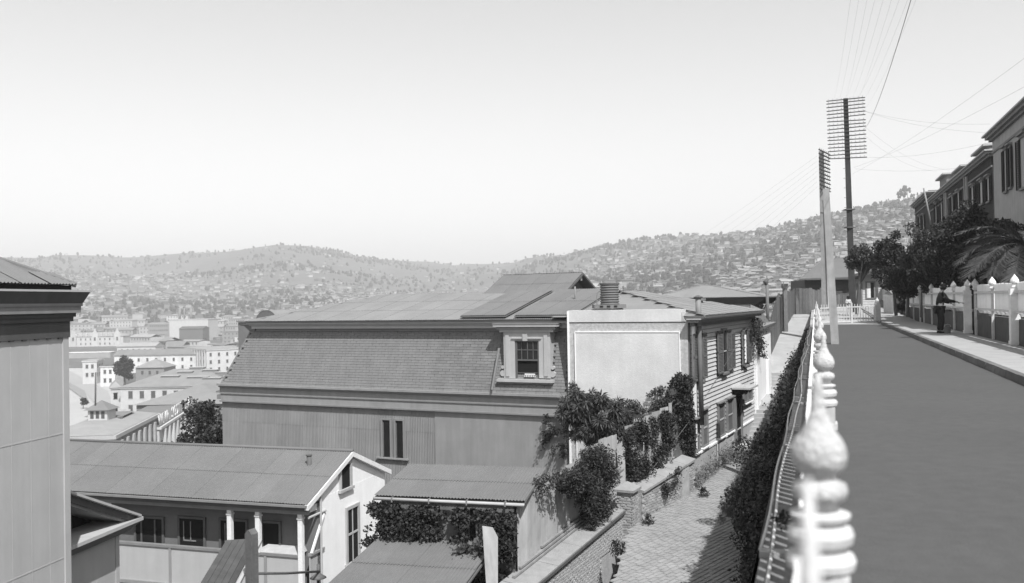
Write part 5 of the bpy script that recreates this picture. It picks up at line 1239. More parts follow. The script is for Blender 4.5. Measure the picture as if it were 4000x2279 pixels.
ivyon('lower_bush', 'leafy bush with broad leaves in front of the shed door by the lower roof', F3, -.5, [(1830, 2120), (1870, 2110), (1905, 2150), (1925, 2279), (1800, 2279), (1775, 2200), (1750, 2190), (1790, 2150)], 2600, .13, 'leaf2', depth=.25, nz=.6, seed=4, cat='bush')
# great bush over the fence
t = thing('fence_bush', WF.w(4.6, .5, -4.8), 'huge dark trailing bush hanging over the corrugated fence beside the pillar', 'bush')
cs_ = []
rr = random.Random(12)
outl = [(2100, 1890), (2160, 1850), (2230, 1800), (2290, 1750), (2345, 1800), (2350, 1900), (2355, 1990), (2345, 2040), (2300, 2050), (2260, 2030), (2235, 1960), (2210, 1900), (2150, 1900)]
rg = Region(WF, .45, outl)
while len(cs_) < 60:
    u = rr.uniform(rg.u0, rg.u1); z = rr.uniform(rg.z0, rg.z1)
    if rg(u, z) > 0: cs_.append((WF.w(u, .45 - rr.uniform(0, .5), z), rr.uniform(.16, .34)))
leafmass('crown', M['leaf'], t, 21000, blobsamp(cs_, .5), .085, .4, 13, droop=True)
b = MB(); b.tube([WF.w(5, .55, -4.7), WF.w(4.9, .5, -3.9), WF.w(4.4, .5, -3.3)], [.06, .05, .03], 6); b.build('trunk', M['stem'], t)
ivyon('fence_ivy', 'dark ivy covering the middle sheets of the corrugated fence above the pillar', W2, .58, [(2425, 1690), (2500, 1630), (2520, 1690), (2535, 1740), (2530, 1850), (2500, 1890), (2450, 1870), (2435, 1790)], 5200, .08, nz=1.0, sc=2.5, seed=5)
ivyon('fence_ivy', 'lighter ragged ivy on the right sheets of the corrugated fence by the low brick wall', W2, .58, [(2525, 1640), (2580, 1600), (2620, 1620), (2625, 1700), (2600, 1800), (2590, 1850), (2550, 1870), (2545, 1770)], 3600, .075, nz=1.2, sc=2.5, seed=6)
ivyon('wall_creeper', 'thin creeper hanging down the face of the low brick wall', W2, .0, [(2575, 1870), (2650, 1820), (2630, 1890), (2600, 1940), (2580, 1920)], 900, .06, nz=1.0, seed=16)
ivyon('corner_ivy', 'tall column of dark ivy climbing the corner of the white stucco wall', FH, vs - .05, [(2600, 1560), (2625, 1490), (2660, 1445), (2700, 1450), (2712, 1520), (2716, 1640), (2722, 1780), (2690, 1800), (2672, 1760), (2660, 1700), (2650, 1620)], 9500, .085, depth=.2, nz=.7, sc=2, seed=7)
ivyon('wall_vine', 'thin leafy vine trained along the lower part of the white stucco wall', FH, vs - .05, [(2228, 1500), (2250, 1490), (2285, 1560), (2400, 1560), (2500, 1560), (2560, 1520), (2600, 1500), (2610, 1600), (2560, 1600), (2420, 1640), (2230, 1640)], 3800, .075, 'leaf2', depth=.15, nz=1.6, sc=2.2, seed=8)
ivyon('hanging_vine', 'thin vine strands hanging over the smooth corner of the mansard house', FH, -.1, [(2135, 1615), (2222, 1600), (2222, 1780), (2200, 1790), (2190, 1720), (2165, 1780), (2160, 1700), (2125, 1760), (2130, 1650)], 2200, .075, depth=.15, nz=1.5, sc=2.5, seed=9, droop=True)
ivyon('cornice_vine', 'dark vine trailing from the cornice over the farthest shutter of the clapboard house', FH, .15, [(2935, 1250), (2955, 1240), (2968, 1300), (2972, 1380), (2985, 1400), (2960, 1395), (2945, 1340), (2930, 1300)], 1800, .085, depth=.12, nz=.5, seed=10, hitu=True)
# garden tree with long drooping leaves
def longleaf(name, label, c, rad, n, size, seed):
    rr = random.Random(seed); t = thing(name, c - Vector((0, 0, rad[2] + 1.8)), label, 'tree'); b = MB()
    bl = blobs(rr, c, rad, 62)
    for q, r_ in bl:
        for _ in range(n // 62):
            d = Vector((rr.gauss(0, 1), rr.gauss(0, 1), rr.gauss(.1, .7))).normalized(); b.leaf(q + d * .05, size, rr, .16, d + Vector((0, 0, -.45)))
            b.leaf(q + d * .05 + d * .1, size * .8, rr, .18, d + Vector((0, 0, -.8)))
    b.build('crown', M['leaf2'], t)
    b = MB(); base = c - Vector((0, 0, rad[2] + 1.8))
    for q, r_ in bl[:14]: b.tube([base, base.lerp(c, .6), q], [.07, .045, .015], 5)
    b.build('trunk', M['stem'], t); return t
longleaf('garden_tree', 'garden tree with long drooping leaves against the white stucco wall', pt(2330, 1635, 31.2), (1.35, .5, .95), 6200, .25, 14)
# tree left of the big house
c = pt(790, 1680, 62)
shrub('leafy_tree', 'dark leafy tree rising beside the left end of the mansard house', 'tree', c - Vector((0, 0, 6)), c, (1.9, 1.6, 2.1), 42, 5200, .24, 'leaf', None, 22, .7, .2)

# ================================================================== right side: gardens, trees, palm
rr = random.Random(50)
TR = [('round clipped tree in front of the boarded cottage and tall pole', 3372, 1010, 55, (1.15, 1.1, .75), 26, 9000, .13, 'leaf2', 3345, .12),
      ('wispy dark tree just right of the clipped tree', 3480, 1030, 50, (.9, .9, 1.7), 30, 9500, .14, 'leaf', 3500, .1),
      ('loose bush with sunlit leaves below the far terrace', 3610, 975, 45, (1.15, 1.1, 1.3), 34, 12000, .12, 'leaf2', 3600, .1),
      ('low dark shrub standing behind the first bays of the white fence', 3650, 1080, 42, (1.2, .8, .75), 20, 7000, .13, 'leaf', 3650, .1),
      ('dense nearly black tree in the shade of the terrace', 3790, 950, 37, (1.15, 1.2, 1.6), 40, 18000, .15, 'leaf', 3800, .15),
      ('dark shrub behind the board fence under the palm', 3860, 1060, 33, (1.3, .8, .65), 20, 8000, .12, 'leaf', 3860, .1),
      ('black bush at the right edge behind the board fence', 3985, 1060, 30, (1.1, .9, .7), 18, 6000, .12, 'leaf', 3985, .1),
      ('dark leafy shrub filling the gap between the wispy tree and the loose bush', 3545, 1080, 46.5, (1.0, .9, 1.0), 26, 9000, .13, 'leaf', 3545, .1),
      ('dark rounded tree crown between the loose bush and the dense tree', 3705, 985, 40.5, (1.0, 1.0, 1.2), 28, 10000, .13, 'leaf', 3705, .12),
      ('dark tall shrub under the drooping palm fronds', 3900, 985, 33.5, (.9, .9, 1.0), 24, 9000, .13, 'leaf', 3900, .1),
      ('narrow dark hedge between the white panel and the board fence', 3520, 1160, 52, (.38, .5, .85), 16, 5000, .1, 'leaf', 3520, .08)]
for i, (lab, x, y, d, rad, nb, nl, sz, mm, xb, tr_) in enumerate(TR):
    c = pt(x, y, d); base = pt(xb, 1200, d); base.z = .35
    shrub('garden_tree' if 'tree' in lab else 'garden_shrub', lab, 'tree' if 'tree' in lab else ('hedge' if 'hedge' in lab else 'shrub'), base, c, rad, nb, nl, sz, mm, 'trees and shrubs in the terrace gardens', 60 + i, .5, tr_)
def frond(b, o, d, L, up, rr, sag=1.3):
    P = []; q = Vector(o); dirv = Vector((d.x, d.y, up)).normalized(); n = 22
    for k in range(n + 1):
        P.append(q.copy()); q = q + dirv * (L / n); dirv = (dirv + Vector((0, 0, -sag / n))).normalized()
    b.tube(P, [.03 * (1 - k / (n + 3)) for k in range(n + 1)], 4)
    for k in range(2, n + 1):
        t_ = (P[k] - P[k - 1]).normalized(); s_ = t_.cross(Vector((0, 0, 1))).normalized(); up_ = s_.cross(t_)
        ll = L * .26 * math.sin(math.pi * (k + 1.5) / (n + 5)) + .08
        for sd_ in (-1, 1):
            for j in range(3):
                a = P[k - 1].lerp(P[k], j / 3); dv = (s_ * sd_ + t_ * .7 + up_ * rr.uniform(-.05, .35)).normalized(); e = a + dv * ll * rr.uniform(.85, 1.1) + Vector((0, 0, -.12 * ll))
                w = t_ * .016; n0 = len(b.v); b.v += [a - w, a + w, a.lerp(e, .5) + w * 1.1, e, a.lerp(e, .5) - w * 1.1]; b.f.append([n0, n0 + 1, n0 + 2, n0 + 3, n0 + 4]); b.mi.append(0)
PT = thing('palm_tree', Vector(pt(4010, 1200, 29).xy.to_tuple() + (.5,)), 'palm with long arching feathery fronds at the right edge behind the board fence', 'palm tree')
hub = pt(4010, 960, 29); b = MB(); b.tube([Vector((hub.x, hub.y, .4)), hub], [.24, .2], 10); b.build('trunk', M['stem'], PT)
rr = random.Random(9)
for k in range(20):
    a = 2 * math.pi * k / 20 + rr.uniform(-.15, .15); d = Vector((math.cos(a), math.sin(a), 0)); b = MB(); frond(b, hub, d, rr.uniform(1.9, 2.4), rr.uniform(-.1, .9), rr, rr.uniform(1.2, 1.9)); b.build('frond', M['palm'], PT)
for (a, up, L, sg) in ((178, 1.1, 2.3, 1.5), (190, .15, 2.5, 1.3), (170, .5, 2.4, 1.6), (200, -.1, 2.1, 1.0)):
    d = Vector((math.cos(R(a)), math.sin(R(a)), 0)); b = MB(); frond(b, hub, d, L, up, rr, sg); b.build('frond', M['palm'], PT)

# terrace houses on the right
def tz(px, py, u): return ST.hitu(px, py, u)
def terrace(name, label, px0, px1, ytop0, u, wins, wallm, over=.45, z0=.3, dz=0):
    v0, z_ = tz(px0, ytop0, u); v1 = tz(px1, ytop0, u)[0] if px1 < 4000 else v0 - 16
    va, vb = min(v0, v1), max(v0, v1); z_ += dz
    t = thing(name, ST.w(u + 3, (va + vb) / 2, z0), label, 'house')
    bx(ST, 'wall', M[wallm], t, (u, va, z0, u + 9, vb, z_ - .1))
    bx(ST, 'architrave', M['trimmid'], t, (u - .06, va - .05, z_ - .95, u, vb + .05, z_ - .85)); bx(ST, 'frieze', M[wallm], t, (u - .03, va, z_ - .85, u, vb, z_ - .35))
    bx(ST, 'cornice', M['trimmid'], t, (u - .18, va - .15, z_ - .35, u + 9, vb + .15, z_ - .22)); bx(ST, 'cornice', M['band'], t, (u - .32, va - .3, z_ - .22, u + 9, vb + .3, z_ - .08)); bx(ST, 'cornice', M['bandlight'], t, (u - over, va - over, z_ - .08, u + 9, vb + over, z_)); bx(ST, 'roof', M['zincmid'], t, (u - .1, va, z_, u + 9, vb, z_ + .12))
    for (a, b_, yt, yb) in wins:
        p0, zt_ = tz(a, yt, u); p1 = tz(b_, yt, u)[0]; zb_ = tz(a, yb, u)[1]; q0, q1 = min(p0, p1), max(p0, p1); w = (q1 - q0)
        o = bx(ST, 'window', M['trimmid'], t, (u - .08, q0 - .08, zt_, u, q1 + .08, zt_ + .12), (u - .12, q0 - .1, zb_ - .1, u, q1 + .1, zb_)); bx(ST, 'window_hood', M['band'], o, (u - .2, q0 - .15, zt_ + .12, u, q1 + .15, zt_ + .2))
        bx(ST, 'glass_pane', M['bandlight'], o, (u - .02, q0, zb_, u - .008, q1, zt_))
        for (s0, s1) in ((q0 - w * .75, q0 - .05), (q1 + .05, q1 + w * .75)):
            q = MB(ST); q.box(u - .09, s0, zb_, u - .03, s0 + .06, zt_); q.box(u - .09, s1 - .06, zb_, u - .03, s1, zt_)
            z = zb_
            while z < zt_: q.hexa([(u - .09, s0 + .06, z), (u - .03, s0 + .06, z + .03), (u - .03, s1 - .06, z + .03), (u - .09, s1 - .06, z)], [(u - .09, s0 + .06, z + .03), (u - .03, s0 + .06, z + .06), (u - .03, s1 - .06, z + .06), (u - .09, s1 - .06, z + .03)]); z += .1
            q.build('shutter', M['boardsdark'], o)
    return t, va, vb, z_
tA, va, vb, zA = terrace('terrace_house', 'tall grey house with louvred shutters cut by the right edge', 3878, 4100, 528, 8.6, [(3925, 3935, 590, 752), (3945, 3952, 580, 735), (3988, 4010, 545, 740)], 'plasterg')
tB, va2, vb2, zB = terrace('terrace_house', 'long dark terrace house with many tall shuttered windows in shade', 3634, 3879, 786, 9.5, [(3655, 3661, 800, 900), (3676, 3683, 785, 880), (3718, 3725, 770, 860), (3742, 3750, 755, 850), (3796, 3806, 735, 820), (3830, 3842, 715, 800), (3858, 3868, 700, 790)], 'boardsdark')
for px in (3700, 3782):
    v_ = tz(px, 800, 9.5)[0]; bx(ST, 'pilaster', M['plasterg'], tB, (9.38, v_ - .15, .3, 9.5, v_ + .15, zB - .4)); b = MB(ST); b.tube([(9.34, v_ + .3, .3), (9.34, v_ + .3, zB - .4)], .06, 6); b.build('downpipe', M['plasterg'], tB)
for px in (3650, 3712, 3790):
    v_ = tz(px, 700, 9.6)[0]; L_ = 4; bx(ST, 'roof_box', M['trimmid'], tB, (10.0, v_ - L_, zB + .1, 13, v_, zB + .85 + (.6 if px == 3650 else 0))); bx(ST, 'roof_slab', M['bandlight'], tB, (9.7, v_ - L_ - .2, zB + .85 + (.6 if px == 3650 else 0), 13.3, v_ + .35, zB + .97 + (.6 if px == 3650 else 0)))
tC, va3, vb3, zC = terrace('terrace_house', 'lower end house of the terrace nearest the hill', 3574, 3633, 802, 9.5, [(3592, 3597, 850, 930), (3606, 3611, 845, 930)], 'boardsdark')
thin('flagpole', [pt(3643, 905, 62), pt(3608, 735, 62)], .06, M['woodpale'], 'thin leaning flagpole before the end house of the terrace', 'flagpole')
thin('flag_lamp_post', [pt(3560, 1080, 47), pt(3560, 880, 47)], .05, M['woodpale'], 'thin post sticking out of the garden shrubs', 'post')

# ================================================================== people
def person(name, label, base, scale, face, pose, mats_, group=None):
    """face = direction the person looks (2D unit vector); joints in metres, local: x = forward, y = left, z = up"""
    t = thing(name, base, label, 'person', group)
    fx = Vector((face[0], face[1], 0)).normalized(); ly = Vector((-fx.y, fx.x, 0))
    W_ = lambda q: Vector(base) + (fx * q[0] + ly * q[1]) * scale + Vector((0, 0, q[2] * scale))
    J = pose
    order = ['pelvis', 'waist', 'chest', 'neck', 'head', 'crown', 'shL', 'elL', 'wrL', 'shR', 'elR', 'wrR', 'hipL', 'knL', 'anL', 'toL', 'hipR', 'knR', 'anR', 'toR']
    rad = dict(pelvis=.135, waist=.125, chest=.15, neck=.055, head=.095, crown=.085, shL=.07, elL=.045, wrL=.03, shR=.07, elR=.045, wrR=.03, hipL=.09, knL=.058, anL=.042, toL=.035, hipR=.09, knR=.058, anR=.042, toR=.035)
    ed = [('pelvis', 'waist'), ('waist', 'chest'), ('chest', 'neck'), ('neck', 'head'), ('head', 'crown'), ('chest', 'shL'), ('shL', 'elL'), ('elL', 'wrL'), ('chest', 'shR'), ('shR', 'elR'), ('elR', 'wrR'), ('pelvis', 'hipL'), ('hipL', 'knL'), ('knL', 'anL'), ('anL', 'toL'), ('pelvis', 'hipR'), ('hipR', 'knR'), ('knR', 'anR'), ('anR', 'toR')]
    def mk(nm, keys, grow, m_, root):
        ix = {k: i for i, k in enumerate(keys)}
        E_ = [(ix[a], ix[b]) for a, b in ed if a in ix and b in ix]
        return skin(nm, [W_(J[k]) for k in keys], E_, [(rad[k] + grow) * scale for k in keys], m_, t, ix[root])
    mk('body', order, 0, M['skin'], 'pelvis')
    mk('shirt' if mats_[0] != 'cloth' else 'jacket', ['pelvis', 'waist', 'chest', 'shL', 'elL', 'wrL', 'shR', 'elR', 'wrR'], .022, M[mats_[0]], 'pelvis')
    mk('trousers', ['pelvis', 'hipL', 'knL', 'anL', 'hipR', 'knR', 'anR'], .028, M[mats_[1]], 'pelvis')
    b = MB(); 
    for s_ in ('L', 'R'):
        a, c_ = W_(J['an' + s_]), W_(J['to' + s_]); d = (c_ - a); d.z = 0; d.normalize(); b.tube([a - d * .05 * scale + Vector((0, 0, -.045 * scale)), c_ + d * .05 * scale + Vector((0, 0, -.0))], [.05 * scale, .04 * scale], 6)
    b.build('shoes', M['cloth'], t, smooth=True)
    # hands: palm, four fingers and thumb as short chains
    for s_, side in (('L', 1), ('R', -1)):
        w = W_(J['wr' + s_]); e = W_(J['el' + s_]); d = (w - e).normalized(); sd = d.cross(Vector((0, 0, 1))); sd = sd.normalized() if sd.length > .1 else ly; nn = sd.cross(d)
        V = [w - d * .02 * scale, w + d * .05 * scale]; Ed = [(0, 1)]; rd = [.026 * scale, .03 * scale]
        for k in range(4):
            o = (k - 1.5) * .019 * scale; L = (.07, .08, .075, .06)[k] * scale; n0 = len(V)
            V += [w + d * .075 * scale + sd * o, w + d * (.075 * scale + L * .5) + sd * o - nn * .012 * scale, w + d * (.07 * scale + L * .8) + sd * o - nn * .035 * scale]; Ed += [(1, n0), (n0, n0 + 1), (n0 + 1, n0 + 2)]; rd += [.0095 * scale, .009 * scale, .008 * scale]
        n0 = len(V); V += [w + d * .03 * scale + nn * .02 * scale + sd * .03 * scale, w + d * .07 * scale + nn * .01 * scale + sd * .045 * scale]; Ed += [(0, n0), (n0, n0 + 1)]; rd += [.011 * scale, .009 * scale]
        skin('hand', V, Ed, rd, M['skin'], t, 0, 0)
    h = W_(J['head']); hd = (W_(J['crown']) - h).normalized()
    return t, W_
feet = pt(3672, 1305, 31.6); feet.z = .13
pose = dict(pelvis=(0, 0, .92), waist=(.02, 0, 1.08), chest=(.05, 0, 1.30), neck=(.09, 0, 1.47), head=(.15, 0, 1.60), crown=(.16, 0, 1.68), shL=(.06, .17, 1.40), elL=(.16, .22, 1.14), wrL=(.38, .18, 1.06),
            shR=(.08, -.17, 1.40), elR=(.24, -.22, 1.15), wrR=(.50, -.16, 1.10), hipL=(0, .09, .86), knL=(.05, .11, .48), anL=(-.02, .12, .08), toL=(.13, .13, .03), hipR=(0, -.09, .86), knR=(.06, -.10, .48), anR=(.03, -.11, .08), toR=(.18, -.12, .03))
t, W_ = person('person', 'man in dark work clothes and peaked cap painting the white board fence', feet, .995, (.97, -.24), pose, ('cloth', 'cloth'))
b = MB(); b.lathe(tuple(W_((.145, 0, 1.62))), [(.108, .02), (.112, .06), (.10, .115), (.05, .135), (.01, .14)], 14); c1_ = W_((.17, -.08, 1.665)); c2_ = W_((.17, .08, 1.665)); b.slab([tuple(c1_), tuple(c2_), tuple(W_((.31, .05, 1.64))), tuple(W_((.31, -.05, 1.64)))], (0, 0, -.015)); b.build('cap', M['cloth'], t)
b = MB(); b.lathe(tuple(W_((.13, 0, 1.55))), [(.05, -.03), (.092, .0), (.10, .05), (.10, .075)], 12); b.build('hair', M['hair'], t)
b = MB(); b.tube([W_((.235, 0, 1.595)), W_((.255, 0, 1.575))], [.018, .012], 5); b.build('nose', M['skin'], t)
b = MB(); b.tube([W_((.20, .03, 1.70)), W_((.30, .05, 1.66))], .02, 6); props(b.build('cap_peak_strip', M['white'], t), 'white strip along the cap peak')  # white strip laid along the cap peak
b = MB(); w = W_(pose['wrR']); w2 = W_((.72, -.14, 1.06)); b.tube([w + (w2 - w) * .3, w2], .014, 6); b.tube([w2, w2 + (w2 - w).normalized() * .06], .035, 6); props(b.build('paint_brush', M['whiteold']), 'pale paint brush held against the white board fence', 'brush')
bp_ = pt(3701, 1305, 31.4); bp_.z = .13
t = thing('paint_bucket', bp_, 'small pale metal bucket on the pavement by the painter', 'bucket')
b = MB(); b.lathe(tuple(bp_), [(.10, 0), (.105, .02), (.12, .20), (.125, .205), (.125, .215), (.112, .215), (.09, .05)], 18); b.build('pail', M['zincmid'], t, smooth=True)
b = MB(); b.tube([bp_ + Vector((-.12, 0, .2)), bp_ + Vector((-.09, -.02, .29)), bp_ + Vector((0, -.03, .32)), bp_ + Vector((.09, -.02, .29)), bp_ + Vector((.12, 0, .2))], .008, 4); b.build('handle', M['palepipe'], t)
kf = pt(3314, 1229, 58); kf.z = .24
pose2 = dict(pose); pose2.update(elL=(.10, .24, 1.14), wrL=(.24, .02, 1.16), elR=(.10, -.24, 1.14), wrR=(.24, -.02, 1.12), neck=(.05, 0, 1.47), head=(.07, 0, 1.60), crown=(.07, 0, 1.68), anR=(.0, -.11, .08), toR=(.15, -.12, .03))
t, W_ = person('person', 'child in a pale shirt with folded arms standing behind the gate', kf, .70, (-.1, -1), pose2, ('shirt', 'plasterg'))
b = MB(); b.lathe(tuple(W_((.06, 0, 1.60))), [(.10, .0), (.108, .06), (.09, .12), (.03, .14)], 12); b.build('hair', M['hair'], t)

# ================================================================== overhead wires
wl = []
def wire(p, q, sag, r_, lab, n=16):
    P = []
    for k in range(n + 1):
        s = k / n; a = p.lerp(q, s); a.z -= sag * 4 * s * (1 - s); P.append(a)
    b = MB(); b.tube(P, r_, 3, False); return props(b.build('overhead_wire', M['wire']), lab, 'wire', 'overhead telegraph wires')
top = Vector(bpy.data.objects['telegraph_pole'].location); 
wire(pt(3366, 512, 62), pt(3570, -40, 18), .6, .009, 'darkest wire sloping up from the tall pole to the top edge')
WR = [((3372, 433, 62), (3868, 485, 48), .3, 'upper wire from the tall pole to the tall grey house'), ((3374, 434, 62), (3876, 520, 48), .3, 'second wire from the tall pole to the tall grey house'), ((3330, 680, 62), (4020, 215, 26), .2, 'long wire rising from the tall pole to the right edge'),
      ((3335, 655, 62), (4020, 330, 28), .2, 'lower wire rising from the tall pole to the right edge'), ((3372, 490, 62), (3720, 665, 70), .7, 'wire falling from the tall pole toward the terrace roof'), ((3372, 525, 62), (3660, 670, 74), .6, 'lowest wire falling toward the terrace roof'),
      ((3340, 615, 62), (3876, 555, 48), .3, 'nearly level wire ending at the tall grey house'), ((3340, 660, 62), (3760, 655, 60), .2, 'faint level wire above the terrace')]
for a, c_, s_, l_ in WR: wire(pt(*a), pt(*c_), s_, .0045, l_)
for k in range(9): wire(pt(3255 + 14 * k, 395 + 22 * (k % 3), 62), pt(3330 + 34 * k, -60, 20), .4, .002, 'hair-thin wire among many running from the tall pole over the camera')
for k in range(7): wire(pt(3192, 610 + 20 * k, 52), pt(2400 + 40 * k, 1040 + 10 * k, 420), 4, .004, 'hair-thin wire among many sagging from the pale pole toward the valley')
wire(pt(2690, 1650, 31), pt(2440, 1960, 27), .05, .007, 'pale wire slanting down from the house corner to the brick pillar')
wire(pt(2945, 1230, 40), pt(2690, 1650, 31), .1, .007, 'thin wire crossing the front of the clapboard house')
# ================================================================== the town below and the far hills
rnd = random.Random(101)
def winmesh(w, h):
    b = MB(); b.box(-w/2 - .15, -.12, -.15, w/2 + .15, -.0, 0); b.box(-w/2 - .12, -.10, h, w/2 + .12, 0, h + .15); b.k = 1; b.box(-w/2, -.06, 0, w/2, 0, h)
    return b.mesh('window', [M['citywall'], M['citywin']])
WM = [winmesh(1.2, 1.9), winmesh(1.4, 2.4)]
def block(name, label, xl, xr, yt, d, yaw=0, depth=12, z0=BAS, floors=2, cols=6, roof='flat', wall='citywall', roofm='cityroof', cat='building', group=None, fh=4.2, pad=1.5, side=0, sidecols=4, cornice=True, rh=2.5, blind=False, wt=0):
    p = pt(xl, yt, d); F = Fr(p.x, p.y, yaw); w = F.hit(xr, yt)[0]; zt = p.z
    z0 = min(z0, terr(p.x, p.y)) - 1
    t = thing(name, F.w(w / 2, depth / 2, z0), label, cat, group)
    bx(F, 'wall', M[wall], t, (0, 0, z0, w, depth, zt))
    if cornice: bx(F, 'cornice', M['townwhite'], t, (-.35, -.35, zt - .1, w + .35, depth + .35, zt + .35)); 
    zr = zt + (.36 if cornice else .02)
    if roof == 'flat': bx(F, 'roof', M[roofm], t, (-.2, -.2, zr, w + .2, depth + .2, zr + .25))
    elif roof == 'gable':
        b = MB(F); b.poly([(-.5, -.6, zr), (w + .5, -.6, zr), (w + .5, depth / 2, zr + rh), (-.5, depth / 2, zr + rh)]); b.poly([(w + .5, depth + .6, zr), (-.5, depth + .6, zr), (-.5, depth / 2, zr + rh), (w + .5, depth / 2, zr + rh)]); b.poly([(-.3, -.6, zr), (-.3, depth / 2, zr + rh), (-.3, depth + .6, zr)]); b.poly([(w + .3, -.6, zr), (w + .3, depth / 2, zr + rh), (w + .3, depth + .6, zr)]); b.build('roof', M[roofm], t)
    else:
        k = min(w, depth) / 2; b = MB(F); a0, a1 = ((k, depth / 2, zr + rh), (w - k, depth / 2, zr + rh)) if w > depth else ((w / 2, k, zr + rh), (w / 2, depth - k, zr + rh))
        c = [(-.6, -.6, zr), (w + .6, -.6, zr), (w + .6, depth + .6, zr), (-.6, depth + .6, zr)]
        if w > depth: b.poly([c[0], c[1], a1, a0]); b.poly([c[1], c[2], a1]); b.poly([c[2], c[3], a0, a1]); b.poly([c[3], c[0], a0])
        else: b.poly([c[0], c[1], a0]); b.poly([c[1], c[2], a1, a0]); b.poly([c[2], c[3], a1]); b.poly([c[3], c[0], a0, a1])
        b.poly(c); b.build('roof', M[roofm], t)
    m4 = Matrix.Rotation(F.a, 4, 'Z'); wm = WM[wt]
    if not blind:
        for f in range(floors):
            zz = zt - 3.4 - f * fh
            if zz < z0 + 1.5: break
            for c in range(cols): place('window', wm, t, F.w(pad + (w - 2 * pad) * (c + .5) / cols, -.01, zz), m4)
            if side:
                us = w + .01 if side > 0 else -.01; ms = m4 @ Matrix.Rotation(R(90 if side > 0 else -90), 4, 'Z')
                for c in range(sidecols): place('window', wm, t, F.w(us, depth * (c + .5) / sidecols, zz), ms)
    return t, F, w, zt
# named buildings
t, F, w, zt = block('palace', 'distant pale palace with three ornate gables on the plaza', 263, 481, 1318, 900, -1, 16, floors=3, cols=11, roof='hip', wall='townwhite', fh=4.6, rh=4)
for s in (.11, .5, .9):
    b = MB(F); b.box(w * s - 3, -.9, zt - 12, w * s + 3, 0, zt + 1.5); b.hexa([(w * s - 3, -.9, zt + 1.5), (w * s + 3, -.9, zt + 1.5), (w * s + 3, 0, zt + 1.5), (w * s - 3, 0, zt + 1.5)], [(w * s - 1.2, -.9, zt + 6), (w * s + 1.2, -.9, zt + 6), (w * s + 1.2, 0, zt + 6), (w * s - 1.2, 0, zt + 6)]); b.box(w * s - .8, -.9, zt + 6, w * s + .8, 0, zt + 8); b.build('gable', M['townwhite'], t)
    b = MB(F); b.box(w * s - .9, -1.0, zt - 4, w * s + .9, -.9, zt - .5); b.build('gable_window', M['citywin'], t)
for k in range(10): b = MB(F); u = w * (k + .8) / 11; b.box(u - .7, -.5, zt + .5, u + .7, 1.5, zt + 3.4); b.build('dormer', M['townwhite'], t)
block('long_shed', 'long low shed with a bright white roof edge below the palace', 262, 431, 1380, 690, 1.5, 9, cols=0, blind=True, wall='citywall', roofm='white', roof='flat', cornice=False)
block('town_house', 'two storey house with bright white cornice and dark windows above the long arcaded block', 457, 607, 1357, 640, -2, 14, floors=1, cols=6, roof='gable', wall='townwhite', roofm='cityroof')
block('long_town_house', 'long pale two storey block with dark windows and balconies near the middle of the town', 446, 774, 1392, 525, -1, 13, floors=2, cols=9, roof='gable', wall='plasterw', roofm='cityroof', fh=4.4, rh=3)
t, F, w, zt = block('colonnaded_building', 'bright building whose long side is lined with tall white pilasters', 720, 806, 1362, 540, -52, 24, floors=3, cols=6, roof='flat', wall='townwhite', side=1, sidecols=5, fh=4.2)
for k in range(9): b = MB(F); u = w * (k + .5) / 9; b.box(u - .35, -.6, zt - 17, u + .35, 0, zt); b.build('pilaster', M['townwhite'], t)
block('small_hip_house', 'small dark house with a low hipped roof beside the big town tree', 530, 640, 1438, 455, -3, 14, floors=1, cols=3, roof='hip', wall='band', rh=4, cornice=False)
block('corner_house', 'pale narrow corner house left of the big town tree', 322, 378, 1414, 450, 12, 14, floors=2, cols=2, pad=.8, roof='flat', wall='townwhite', side=1)
block('balcony_house', 'pale house with a dark attic and tall columns left of the big town tree', 392, 448, 1434, 435, 5, 12, floors=2, cols=2, pad=.8, roof='flat', wall='plasterw', roofm='trimdark')
t, F, w, zt = block('ornate_town_block', 'large ornate pale building with garland cornice and balconies above the warehouse', 470, 905, 1518, 300, -1, 26, floors=3, cols=9, roof='hip', wall='townwhite', roofm='cityroof', fh=4.6, rh=5, wt=1)
for k in range(2): b = MB(F); u = w * (.06 + .17 * k); b.box(u - 1.6, -1.2, zt - 8.2, u + 1.6, 0, zt - 7.8); b.box(u - 1.6, -1.2, zt - 7.8, u + 1.6, -1.1, zt - 6.8); b.build('balcony', M['plasterg'], t)
for k, (s, v, l) in enumerate(((.3, 6, 6), (.42, 9, 5), (.55, 5, 7), (.64, 10, 5), (.7, 4, 6), (.5, 12, 5), (.78, 8, 7), (.88, 5, 6))):
    zz = zt + .4 + 5 * min(1, v / 13); b = MB(F); b.box(w * s, v, zz - .6, w * s + l, v + 2.2, zz + .75); b.k = 1; b.box(w * s - .2, v - .2, zz + .75, w * s + l + .2, v + 2.4, zz + .9); b.build('skylight', [M['trimmid'], M['bandlight']], t)
block('curved_corner_house', 'rounded pale corner wing at the left end of the ornate block', 432, 470, 1520, 302, 22, 20, floors=3, cols=2, roof='hip', wall='townwhite', fh=4.6, rh=2)
block('dark_warehouse', 'dark sided warehouse with a low pale roof behind the lettered building', 533, 905, 1583, 185, 0, 26, floors=0, cols=0, blind=True, roof='hip', wall='trimmid', roofm='zincroof', cornice=False, rh=3.2)
